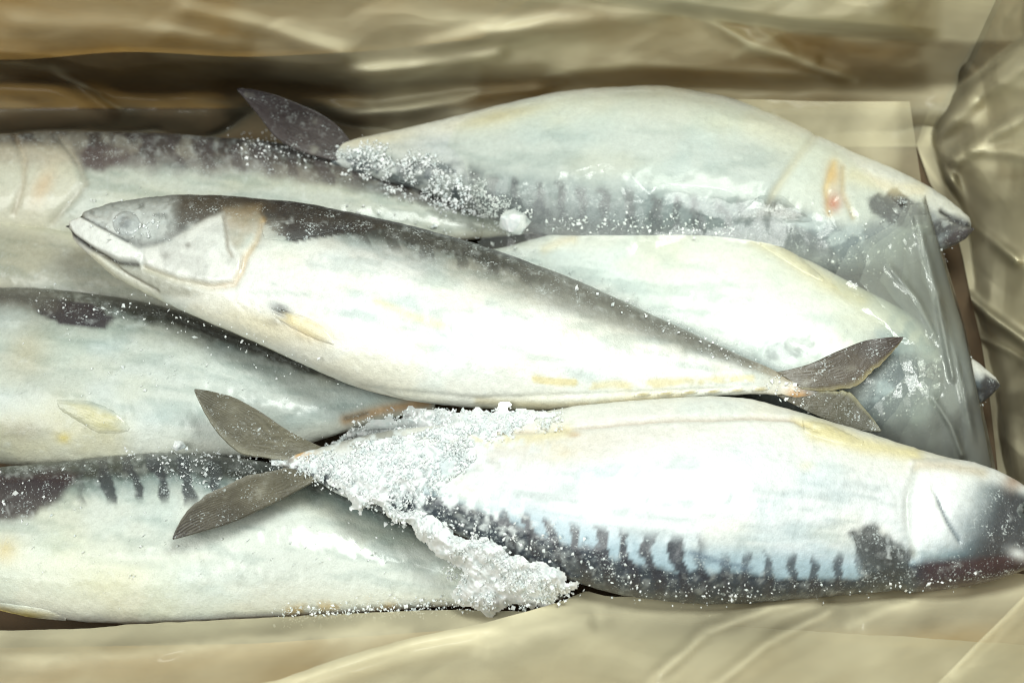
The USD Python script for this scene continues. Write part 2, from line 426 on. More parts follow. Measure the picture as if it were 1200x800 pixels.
def eye(o, x, y, r, col, pupil, lift=0.3):
    """a domed eye set into the head"""
    n, m = 16, 36
    rr = np.linspace(0, 1, n)[:, None]; an = np.linspace(0, 2 * np.pi, m, endpoint=False)[None]
    X, Y = x + r * rr * np.cos(an), y + 0.9 * r * rr * np.sin(an)
    V, N, _ = on(o, X, Y)
    c, nc, _ = on(o, np.array([x]), np.array([y]))
    size = r * DIST / FPX
    V = V + nc[0] * (size * lift * np.sqrt(np.clip(1 - rr ** 2, 0, 1)) - 0.0006)[..., None]
    cc = mix(np.broadcast_to(np.asarray(col, float), V.shape), pupil, 1 - sm(0.35, 0.55, rr + 0 * an))
    cc = mix(cc, (0.05, 0.05, 0.05), 0.25 * sm(0.85, 1.0, rr + 0 * an))
    f = grid_faces(n, m, True)
    v = V.reshape(-1, 3)
    if (np.cross(v[f[5, 1]] - v[f[5, 0]], v[f[5, 2]] - v[f[5, 0]]) @ nc[0]) < 0: f = f[:, ::-1]
    return put(o.root, 'eye', v, f, EYE_M, cc.reshape(-1, 3))


WHITE, CREAM, GREY, DARK, BLUE = (0.76, 0.79, 0.76), (0.70, 0.66, 0.48), (0.36, 0.38, 0.36), (0.035, 0.036, 0.034), (0.42, 0.55, 0.60)
YELLOW, OLIVE, BROWN = (0.66, 0.50, 0.12), (0.16, 0.15, 0.10), (0.11, 0.085, 0.06)


def skin_base(X, Y, T, dark, grey, soft_d=0.06, soft_g=0.3, seed=0, greyc=GREY, white=WHITE, darkc=DARK, warp=0.10, dark_slope=None):
    n1, n2 = nz(X, Y, 70, seed), nz(X, Y, 16, seed + 1)
    Tw = T + warp * (n1 - 0.5) + warp * 1.2 * (n2 - 0.5)
    c = np.broadcast_to(np.asarray(white, float), T.shape + (3,)).copy()
    c = mix(c, (0.80, 0.78, 0.66), 0.45 * sm(-0.35, -0.85, T + 0.3 * (n1 - 0.5)))
    c = mix(c, greyc, sm(grey - soft_g, grey + soft_g, Tw))
    c = mix(c, darkc, 0.95 * sm(dark - soft_d, dark + soft_d, Tw))
    c = mix(c, (0.60, 0.64, 0.62), 0.28 * sm(0.55, 0.8, nz(X, Y, 9, seed + 2)) * sm(dark - 0.1, dark, Tw))     # frost on the back
    fine = nz(X, Y, 5, seed + 3, 2)
    c = mix(c, (0.62, 0.66, 0.65), 0.30 * sm(0.52, 0.78, fine) * sm(dark - 0.35, dark, Tw))
    st = nz(X, Y, 9, seed + 4, 4, 5.0, 6 if dark_slope is None else dark_slope)
    c = mix(c, c * np.array([0.74, 0.78, 0.78]), 0.9 * sm(0.46, 0.70, st) * sm(-0.9, -0.2, T))
    c = mix(c, c * np.array([0.98, 0.92, 0.76]), 0.38 * sm(0.50, 0.72, nz(X, Y, 48, seed + 7, 3, 1.6)))
    c = mix(c, c * np.array([0.86, 0.95, 0.99]), 0.5 * sm(0.50, 0.72, nz(X, Y, 40, seed + 8, 3, 1.6)))
    c *= (0.90 + 0.14 * n1)[..., None]
    return c, Tw


def stripes(c, X, Y, T, S, lo, hi, s_from, s_to, period, lean, darkc, seed, strength=0.9, width=0.0):
    u = X + lean * (T - lo) * 40 + 26 * (nz(X, Y, 34, seed) - 0.5) + 9 * (nz(X, Y, 11, seed + 3) - 0.5)
    bar = sm(0.22 - width, 0.52 - width, np.sin(2 * np.pi * u / period))
    m = bar * sm(lo - 0.05, lo + 0.08, T + 0.25 * (nz(X, Y, 24, seed + 1) - 0.5)) * (1 - sm(hi, hi + 0.08, T)) * sm(s_from - 14, s_from + 14, X) * (1 - sm(s_to - 14, s_to + 14, X))
    return mix(c, darkc, strength * m)


exec_order = []


# ---- C : far fish along the back wall, head out of the frame at the left
def paint_c(X, Y, T, S):
    c, Tw = skin_base(X, Y, T, 0.62, 0.36, 0.14, 0.14, 11, darkc=(0.065, 0.056, 0.052), greyc=(0.20, 0.195, 0.18), white=(0.46, 0.49, 0.43), warp=0.14)  # dimmer colours: shade along the far wall put into the skin
    c = stripes(c, X, Y, T, S, 0.42, 0.9, 150, 420, 34, 0.5, (0.07, 0.06, 0.06), 12, 0.6)
    d = np.zeros(T.shape)
    g = [(18, 158), (28, 185), (27, 215), (15, 250)]
    l = line(X, Y, g, 3.5); c = mix(c, (0.20, 0.16, 0.11), 0.75 * l); d -= 0.0012 * line(X, Y, g, 4)
    g2 = [(70, 160), (92, 190), (100, 215), (60, 262)]
    l = line(X, Y, g2, 4.0); d -= 0.0014 * l; c = mix(c, (0.30, 0.27, 0.2), 0.5 * l)
    c = mix(c, (0.50, 0.27, 0.10), 0.7 * blob(X, Y, 50, 218, 11, 24, 28))
    c = mix(c, (0.62, 0.58, 0.44), 0.5 * inside(X, Y, [(-90, 165), (80, 170), (95, 215), (50, 275), (-90, 285)], 8))
    c = mix(c, (0.08, 0.06, 0.06), 0.85 * inside(X, Y + 10 * (nz(X, Y, 18, 14) - 0.5), [(92, 172), (165, 168), (162, 180), (120, 200), (98, 196)], 5))
    c = mix(c, (0.30, 0.29, 0.24), 0.5 * sm(0.5, 0.7, nz(X, Y, 22, 15)) * sm(0.5, 0.7, T))
    return c, d


fish('C', 'dim grey backed fish lying along the far wall, its gill cover at the left edge', (-80, 214), (640, 268),
     [(-80, 205), (-40, 170), (0, 159), (60, 155), (130, 156), (220, 159), (300, 165), (380, 180), (450, 200), (520, 226), (580, 246), (640, 262)],
     [(-80, 220), (-40, 255), (0, 272), (60, 278), (120, 284), (200, 290), (300, 292), (400, 290), (500, 285), (560, 280), (640, 272)],
     1, paint_c, 0.027, 0.018, seed=10)


# ---- D : upper right fish under the clear sheet, belly to the far wall, snout at the right
def paint_d(X, Y, T, S):
    c, Tw = skin_base(X, Y, T, 0.62, 0.20, 0.10, 0.22, 21, greyc=(0.20, 0.25, 0.26), white=(0.46, 0.49, 0.48), darkc=(0.04, 0.05, 0.055), warp=0.14)
    c = stripes(c, X, Y, T, S, 0.22, 0.66, 545, 870, 27, -0.35, (0.025, 0.03, 0.04), 22, 0.95, 0.1)
    d = np.zeros(T.shape)
    # gill cover and head
    g = [(955, 160), (932, 190), (908, 225), (902, 240)]
    l = line(X, Y, g, 5); c = mix(c, (0.42, 0.36, 0.22), 0.75 * l); d -= 0.0012 * l
    headm = inside(X, Y, [(952, 155), (930, 190), (905, 230), (900, 320), (1150, 320), (1150, 225), (1050, 180)], 8)
    c = mix(c, (0.60, 0.62, 0.57), 0.6 * headm * (1 - sm(0.05, 0.35, T)))
    g = [(978, 190), (968, 220), (972, 250)]
    l = line(X, Y, g, 4); c = mix(c, (0.62, 0.45, 0.18), 0.7 * l); d -= 0.0009 * l
    g = [(988, 195), (988, 225), (1000, 255)]
    l = line(X, Y, g, 3); c = mix(c, (0.40, 0.30, 0.15), 0.7 * l); d -= 0.0009 * l
    c = mix(c, (0.40, 0.09, 0.02), 0.9 * blob(X, Y, 978, 236, 9, 11)); c = mix(c, (0.60, 0.36, 0.10), 0.7 * blob(X, Y, 977, 205, 9, 16)); d -= 0.002 * blob(X, Y, 978, 236, 9, 11)
    bl = headm * sm(0.0, 0.35, T + 0.4 * (nz(X, Y, 26, 24) - 0.5))
    c = mix(c, (0.13, 0.16, 0.18), 0.85 * bl); c = mix(c, (0.46, 0.52, 0.54), 0.7 * bl * sm(0.5, 0.62, nz(X, Y, 20, 28, 4)))
    c = mix(c, (0.16, 0.18, 0.19), 0.8 * inside(X + 12 * (nz(X, Y, 14, 29) - 0.5), Y + 12 * (nz(X, Y, 14, 30) - 0.5), [(1020, 262), (1060, 235), (1100, 250), (1140, 285), (1080, 320), (1000, 330)], 10))
    c = mix(c, (0.03, 0.03, 0.035), 0.9 * sm(0.45, 0.62, blob(X, Y, 1052, 243, 42, 24, 20) * (0.55 + 0.9 * nz(X, Y, 14, 25))))
    c = mix(c, (0.10, 0.11, 0.12), 0.7 * sm(0.35, 0.5, blob(X, Y, 930, 285, 60, 22, 25) * (0.55 + 0.9 * nz(X, Y, 18, 26))))
    c = mix(c, (0.66, 0.58, 0.36), 0.5 * line(X, Y, [(1000, 205), (1050, 222), (1080, 222)], 9))
    g = [(1104, 247), (1122, 258), (1143, 266)]
    l = line(X, Y, g, 3.2); c = mix(c, (0.015, 0.015, 0.015), l); d -= 0.0012 * l
    c = mix(c, (0.05, 0.05, 0.055), 0.85 * inside(X + 8 * (nz(X, Y, 8, 39) - 0.5), Y, [(1088, 262), (1118, 252), (1146, 262), (1146, 270), (1120, 270), (1095, 280)], 5) * sm(0.38, 0.5, nz(X, Y, 9, 40, 3)))
    c = mix(c, (0.06, 0.05, 0.055), 0.92 * inside(X, Y, [(1102, 284), (1120, 268), (1146, 266), (1142, 280), (1115, 292)], 4))
    # pectoral area
    c = mix(c, (0.08, 0.08, 0.075), 0.35 * blob(X, Y, 890, 250, 40, 16))
    # frost over the tail half of the back
    fr = sm(0.40, 0.60, nz(X, Y, 13, 27)) * (1 - sm(520, 600, X)) * sm(-0.2, 0.2, T)
    c = mix(c, (0.07, 0.075, 0.07), 0.75 * (1 - sm(540, 600, X)) * sm(-0.1, 0.25, T))
    c = mix(c, (0.06, 0.08, 0.09), 0.5 * sm(0.1, 0.5, T) * (1 - headm))
    c = mix(c, (0.50, 0.53, 0.50), 0.75 * fr)
    c = mix(c, (0.52, 0.42, 0.18), 0.55 * blob(X, Y, 590, 135, 55, 8, -12) + 0.35 * blob(X, Y, 430, 165, 40, 8, -10))
    return c, d


fish('D', 'fish under the clear sheet with a red brown wound behind its open mouth', (1143, 267), (388, 182),
     [(388, 172), (430, 160), (480, 150), (540, 136), (600, 122), (660, 110), (720, 105), (780, 104), (840, 114), (900, 134), (950, 157), (1000, 181), (1050, 201), (1095, 224), (1130, 250), (1143, 262)],
     [(388, 192), (430, 206), (500, 226), (560, 250), (620, 272), (680, 288), (740, 298), (800, 303), (860, 308), (920, 316), (980, 322), (1040, 318), (1080, 305), (1110, 292), (1143, 274)],
     -1, paint_d, 0.040, 0.034, seed=20, mat=SKIN)


# ---- E : middle right fish, white belly, snout out of the sheet
def paint_e(X, Y, T, S):
    c, Tw = skin_base(X, Y, T, 0.72, 0.48, 0.14, 0.2, 31, greyc=(0.34, 0.40, 0.41), white=(0.72, 0.745, 0.725), darkc=(0.10, 0.12, 0.13))
    d = np.zeros(T.shape)
    head = sm(1000, 1060, X + 0.45 * (Y - 400) + 22 * (nz(X, Y, 30, 33) - 0.5))
    ice = nz(X, Y, 24, 34, 4)
    c = mix(c, (0.06, 0.085, 0.10), 0.95 * head * sm(-0.75, -0.3, T + 0.5 * (ice - 0.5)))
    c = mix(c, (0.36, 0.43, 0.45), 0.8 * head * sm(0.52, 0.66, ice))
    c = mix(c, (0.05, 0.055, 0.06), 0.85 * sm(0.5, 0.7, blob(X, Y, 1094, 434, 24, 14) * (0.6 + 0.8 * nz(X, Y, 12, 36))))
    g = [(1104, 438), (1112, 452), (1108, 470)]
    c = mix(c, (0.26, 0.18, 0.08), 0.7 * line(X, Y, g, 5)); d -= 0.001 * line(X, Y, g, 4)
    c = mix(c, (0.10, 0.10, 0.11), 0.9 * sm(1140, 1158, X) * sm(-0.5, 0.2, T)); c = mix(c, (0.03, 0.03, 0.03), 0.9 * line(X, Y, [(1128, 452), (1150, 458), (1172, 452)], 4))
    c = mix(c, (0.045, 0.045, 0.05), 0.92 * sm(1146, 1158, X + 10 * (nz(X, Y, 9, 38) - 0.5)) * sm(-0.9, -0.6, T))
    c = mix(c, (0.18, 0.21, 0.22), 0.7 * sm(0.45, 0.6, blob(X, Y, 925, 408, 38, 16, -12) * (0.6 + 0.8 * nz(X, Y, 14, 37, ratio=0.4))))
    c = mix(c, (0.70, 0.62, 0.36), 0.7 * line(X, Y, [(885, 280), (925, 300), (965, 328), (1010, 350)], 11))
    c = mix(c, (0.66, 0.52, 0.25), 0.45 * line(X, Y, [(638, 292), (655, 285), (672, 280)], 6))
    return c, d


fish('E', 'white bellied fish under the clear sheet whose snout pokes out beyond its edge', (1174, 451), (560, 300),
     [(560, 296), (600, 287), (640, 277), (690, 267), (760, 263), (830, 266), (890, 278), (940, 303), (1000, 335), (1050, 361), (1100, 393), (1140, 421), (1165, 440), (1174, 446)],
     [(560, 306), (600, 322), (640, 345), (690, 375), (760, 415), (830, 446), (890, 470), (940, 490), (1000, 508), (1050, 512), (1100, 502), (1140, 480), (1165, 462), (1174, 456)],
     -1, paint_e, 0.034, 0.028, seed=30)


# ---- H : grey white flank at the far left under A
def paint_h(X, Y, T, S):
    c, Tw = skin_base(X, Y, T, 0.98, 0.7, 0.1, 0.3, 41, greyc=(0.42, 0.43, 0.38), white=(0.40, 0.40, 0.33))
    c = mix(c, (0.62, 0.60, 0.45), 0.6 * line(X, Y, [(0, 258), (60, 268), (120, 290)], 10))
    return c, np.zeros(T.shape)


fish('H', 'pale grey flank showing in the gap below the head of the far fish', (-110, 300), (420, 400),
     [(-110, 285), (-60, 262), (0, 258), (70, 268), (150, 292), (250, 330), (350, 375), (420, 396)],
     [(-110, 310), (-60, 335), (0, 352), (70, 372), (150, 392), (250, 408), (350, 412), (420, 405)],
     1, paint_h, 0.022, 0.016, seed=40, n=220, m=90)


# ---- F : left middle fish
def paint_f(X, Y, T, S):
    c, Tw = skin_base(X, Y, T, 0.80, 0.58, 0.08, 0.2, 51, greyc=(0.36, 0.39, 0.36), white=(0.55, 0.60, 0.56), darkc=(0.06, 0.06, 0.05), warp=0.16)
    c = mix(c, (0.44, 0.48, 0.43), 0.6 * (1 - sm(0.2, 0.5, nz(X, Y, 50, 52))) * (1 - sm(0.5, 0.7, T)))
    c = mix(c, (0.52, 0.44, 0.28), 0.5 * blob(X, Y, 30, 410, 30, 34)); c = mix(c, (0.55, 0.63, 0.62), 0.5 * blob(X, Y, 8, 375, 30, 20))
    d1 = blob(X, Y, 88, 368, 52, 17, 10) * (0.55 + 0.9 * nz(X, Y, 12, 53))
    c = mix(c, (0.035, 0.028, 0.035), 0.95 * sm(0.38, 0.55, d1))
    c = mix(c, (0.10, 0.10, 0.09), 0.8 * line(X, Y, [(-40, 345), (20, 348), (60, 356)], 12))
    c = mix(c, (0.05, 0.05, 0.045), 0.9 * sm(0.4, 0.62, line(X, Y, [(140, 350), (190, 360), (240, 380), (300, 402)], 13) * (0.6 + 0.8 * nz(X, Y, 12, 54))))
    c = mix(c, (0.50, 0.44, 0.22), 0.5 * inside(X, Y, [(-40, 500), (70, 465), (150, 500), (140, 540), (-40, 548)], 24) * (0.5 + 0.8 * nz(X, Y, 25, 55)))
    c = mix(c, (0.26, 0.24, 0.19), 0.55 * blob(X, Y, 25, 505, 30, 12)); c = mix(c, (0.60, 0.48, 0.10), 0.7 * blob(X, Y, 75, 513, 8, 6))
    c = mix(c, (0.46, 0.26, 0.10), 0.8 * line(X, Y, [(405, 492), (450, 480), (500, 472)], 7))
    c = mix(c, (0.14, 0.13, 0.09), 0.7 * line(X, Y, [(405, 490), (430, 484)], 3))
    return c, np.zeros(T.shape)


fish('F', 'pale fish at the left edge with a dark torn patch on its shoulder', (-110, 440), (510, 476),
     [(-110, 415), (-70, 365), (0, 338), (60, 340), (130, 348), (200, 362), (260, 385), (320, 410), (400, 440), (460, 462), (510, 472)],
     [(-110, 460), (-70, 520), (0, 545), (70, 552), (150, 550), (220, 545), (300, 535), (360, 520), (410, 504), (460, 490), (510, 480)],
     1, paint_f, 0.028, 0.022, seed=50)


# ---- G : lower left fish
def paint_g(X, Y, T, S):
    c, Tw = skin_base(X, Y, T, np.interp(X, [0, 60, 300, 420], [0.80, 0.70, 0.70, 0.9]), np.interp(X, [0, 60, 300, 420], [0.66, 0.55, 0.55, 0.7]), 0.08, 0.16, 61, greyc=(0.22, 0.28, 0.27), white=(0.62, 0.66, 0.60), darkc=(0.055, 0.06, 0.055), warp=0.14)
    c = stripes(c, X, Y, T, S, 0.42, 0.95, 95, 262, 31, 0.4, (0.045, 0.05, 0.055), 62, 0.9, 0.1)
    d1 = inside(X, Y + 14 * (nz(X, Y, 16, 63) - 0.5), [(-90, 556), (20, 556), (70, 550), (92, 556), (70, 585), (35, 606), (-90, 612)], 6)
    c = mix(c, (0.04, 0.028, 0.034), 0.93 * d1)
    c = mix(c, (0.45, 0.47, 0.46), 0.6 * d1 * sm(0.62, 0.75, nz(X, Y, 9, 64)))
    c = mix(c, (0.60, 0.57, 0.34), 0.5 * blob(X, Y, 125, 680, 45, 22)); c = mix(c, (0.62, 0.62, 0.40), 0.35 * blob(X, Y, 60, 660, 110, 40))
    c = mix(c, (0.58, 0.44, 0.14), 0.6 * blob(X, Y, 5, 645, 16, 16))
    c = mix(c, (0.55, 0.40, 0.16), 0.7 * line(X, Y, [(340, 716), (400, 708), (460, 712)], 7) * sm(0.35, 0.6, nz(X, Y, 14, 65)))
    c = mix(c, (0.20, 0.21, 0.18), 0.5 * line(X, Y, [(460, 600), (500, 630), (545, 660)], 16))
    return c, np.zeros(T.shape)


fish('G', 'large pale fish in the near left corner with a yellow fin under its belly', (-120, 640), (660, 696),
     [(-120, 620), (-70, 570), (0, 549), (80, 541), (150, 534), (220, 532), (300, 540), (380, 563), (450, 598), (520, 634), (600, 672), (660, 690)],
     [(-120, 660), (-70, 695), (0, 712), (40, 721), (100, 729), (170, 732), (260, 729), (340, 723), (420, 718), (500, 712), (580, 707), (660, 702)],
     1, paint_g, 0.031, 0.022, seed=60)


# ---- A : the whole fish in the middle, on top
def paint_a(X, Y, T, S):
    dark = np.interp(X, [60, 250, 330, 450, 600, 800, 940], [1.2, 1.2, 0.72, 0.80, 0.80, 0.80, 0.74])
    grey = np.interp(X, [60, 300, 450, 650, 940], [0.80, 0.66, 0.62, 0.56, 0.46])
    c, Tw = skin_base(X, Y, T, dark, grey, 0.05, 0.28, 71, greyc=(0.17, 0.175, 0.155), white=(0.72, 0.735, 0.695), darkc=(0.04, 0.042, 0.04), warp=0.09)
    d = np.zeros(T.shape)
    c = stripes(c, X, Y, T, S, 0.70, 1.1, 420, 900, 38, 0.3, (0.045, 0.045, 0.042), 72, 0.7)
    c = mix(c, (0.03, 0.027, 0.027), 0.9 * sm(0.4, 0.56, inside(X, Y, [(296, 238), (330, 236), (400, 246), (470, 262), (440, 270), (400, 275), (345, 284), (318, 270)], 8) * (0.5 + 0.9 * nz(X, Y, 14, 73))))
    c = mix(c, (0.24, 0.24, 0.21), 0.55 * sm(0.45, 0.62, T) * sm(560, 680, X))
    # head: frosted eye region, dark crown, gill cover, jaw
    Xc, Yc = X + 14 * (nz(X, Y, 14, 91, 3) - 0.5), Y + 12 * (nz(X, Y, 14, 92, 3) - 0.5)
    crown = inside(Xc, Yc, [(196, 226), (320, 226), (320, 246), (262, 250), (240, 262), (205, 270), (196, 262)], 9)
    c = mix(c, (0.055, 0.045, 0.035), 0.9 * crown)
    br = inside(X, Y, [(262, 244), (306, 240), (308, 262), (290, 280), (272, 300), (266, 278)], 6)
    c = mix(c, (0.30, 0.22, 0.12), 0.55 * br * (0.6 + 0.6 * nz(X, Y, 12, 75)))
    fz = inside(Xc, Yc, [(92, 252), (130, 238), (200, 230), (202, 262), (192, 286), (160, 286), (150, 282), (118, 264)], 14)
    bub = nz(X, Y, 9, 74, 3)
    c = mix(c, (0.40, 0.43, 0.41), 0.8 * fz); c = mix(c, (0.52, 0.55, 0.53), 0.8 * fz * sm(0.5, 0.65, bub)); c = mix(c, (0.12, 0.13, 0.12), 0.7 * fz * sm(0.58, 0.72, nz(X, Y, 11, 76)))
    d += 0.0022 * fz * (bub - 0.4)
    dk = line(X, Y, [(150, 282), (166, 288), (190, 284), (215, 268)], 6); c = mix(c, (0.09, 0.09, 0.085), 0.6 * dk)
    # maxilla (long white plate of the upper jaw) and the dark rim of the mouth
    mx = inside(X, Y, [(80, 259), (96, 255), (120, 268), (150, 284), (166, 296), (162, 306), (140, 303), (112, 290), (88, 275)], 3)
    c = mix(c, (0.74, 0.76, 0.72), 0.95 * mx); d += 0.0016 * mx
    l = line(X, Y, [(94, 252), (78, 259), (76, 268), (92, 281), (112, 295), (138, 309), (160, 311)], 3.4)
    c = mix(c, (0.012, 0.012, 0.012), 0.97 * l); d -= 0.0013 * l
    l = line(X, Y, [(96, 254), (122, 268), (150, 283)], 1.8); c = mix(c, (0.05, 0.05, 0.05), 0.8 * l); d -= 0.0008 * l
    # lower jaw: grey hollow, then the cream edge
    c = mix(c, (0.26, 0.26, 0.20), 0.75 * inside(X, Y, [(132, 310), (165, 312), (210, 332), (250, 345), (215, 348), (185, 346)], 5) * (0.6 + 0.6 * nz(X, Y, 10, 77)))
    c = mix(c, (0.68, 0.66, 0.50), 0.8 * line(X, Y, [(108, 302), (140, 328), (185, 352)], 6))
    l = line(X, Y, [(118, 300), (150, 322), (185, 341)], 2.0); c = mix(c, (0.16, 0.14, 0.09), 0.6 * l); d -= 0.001 * l
    # gill cover
    plate = inside(X, Y, [(168, 292), (200, 284), (240, 258), (262, 250), (267, 280), (284, 300), (280, 330), (240, 334), (200, 326), (170, 312)], 4)
    c = mix(c, (0.68, 0.69, 0.64), 0.8 * plate); d += 0.0008 * plate
    c = mix(c, (0.42, 0.43, 0.40), 0.5 * plate * sm(0.45, 0.65, nz(X, Y, 18, 78)))
    c = mix(c, (0.16, 0.15, 0.13), 0.8 * blob(X, Y, 221, 288, 4, 3) + 0.5 * blob(X, Y, 194, 300, 6, 4))
    l = line(X, Y, [(262, 252), (266, 275), (267, 292), (272, 300)], 2.2); c = mix(c, (0.22, 0.19, 0.14), 0.7 * l); d -= 0.0008 * l
    g = [(308, 258), (300, 283), (288, 300), (283, 318), (274, 333), (248, 336), (205, 327), (170, 314)]
    l, al = pline(X, Y, g); e = np.exp(-(l / 4.0) ** 2)
    c = mix(c, (0.50, 0.33, 0.13), 0.55 * e * (1 - sm(0.45, 0.75, al))); c = mix(c, (0.48, 0.44, 0.30), 0.55 * e * sm(0.45, 0.7, al)); d -= 0.0011 * np.exp(-(l / 3.6) ** 2)
    c = mix(c, (0.45, 0.44, 0.38), 0.5 * inside(X, Y, [(300, 262), (330, 258), (338, 272), (312, 290), (300, 285)], 7))
    # belly
    c = mix(c, (0.60, 0.42, 0.12), 0.65 * blob(X, Y, 362, 386, 30, 14, 20)); c = mix(c, (0.70, 0.62, 0.40), 0.5 * blob(X, Y, 300, 376, 60, 14, 26))
    c = mix(c, (0.045, 0.045, 0.04), 0.92 * blob(X, Y, 328, 362, 13, 6.5, 18, 3)); c = mix(c, (0.20, 0.16, 0.09), 0.5 * blob(X, Y, 322, 378, 12, 4, 10))
    c = mix(c, (0.70, 0.60, 0.32), 0.5 * line(X, Y, [(440, 352), (480, 370), (520, 382)], 5))
    c = mix(c, (0.60, 0.48, 0.14), 0.6 * sm(0.35, 0.8, line(X, Y, [(628, 444), (650, 447), (672, 448)], 6) * (0.6 + 0.8 * nz(X, Y, 9, 79))))
    c = mix(c, (0.62, 0.50, 0.16), 0.5 * sm(0.2, 0.9, line(X, Y, [(688, 450), (740, 452), (800, 447), (880, 444)], 7) * (0.2 + 1.4 * nz(X, Y, 12, 80, 3, ratio=2))) * sm(0.42, 0.58, nz(X, Y, 13, 94, 3, ratio=1.6)))
    c = mix(c, (0.45, 0.36, 0.16), 0.5 * line(X, Y, [(560, 470), (640, 476), (720, 470), (800, 464)], 5))
    c = mix(c, (0.50, 0.42, 0.30), 0.5 * sm(860, 925, X)); c = mix(c, (0.44, 0.24, 0.08), 0.85 * blob(X, Y, 934, 462, 12, 9))
    c = mix(c, (0.08, 0.085, 0.10), 0.85 * sm(926, 946, X) * (0.5 + 0.8 * nz(X, Y, 8, 93))); c = mix(c, (0.46, 0.26, 0.10), 0.8 * blob(X, Y, 935, 463, 10, 6))
    d -= 0.0006 * line(X, Y, [(420, 455), (560, 467), (700, 462), (860, 455)], 3)
    return c, d


fish('A', 'whole silver fish lying on top across the middle, head at the left', (75, 266), (972, 456),
     [(75, 260), (84, 256), (100, 250), (130, 240), (180, 232), (250, 230), (310, 235), (380, 244), (450, 259), (540, 282), (640, 316), (740, 358), (840, 404), (900, 430), (930, 443), (950, 449), (972, 453)],
     [(75, 272), (84, 280), (100, 296), (135, 326), (180, 350), (240, 377), (300, 403), (360, 431), (420, 455), (470, 468), (540, 477), (620, 481), (700, 477), (780, 470), (860, 463), (910, 463), (930, 466), (950, 465), (972, 459)],
     1, paint_a, 0.066, 0.058, n=440, m=150, seed=70, k=0.56)


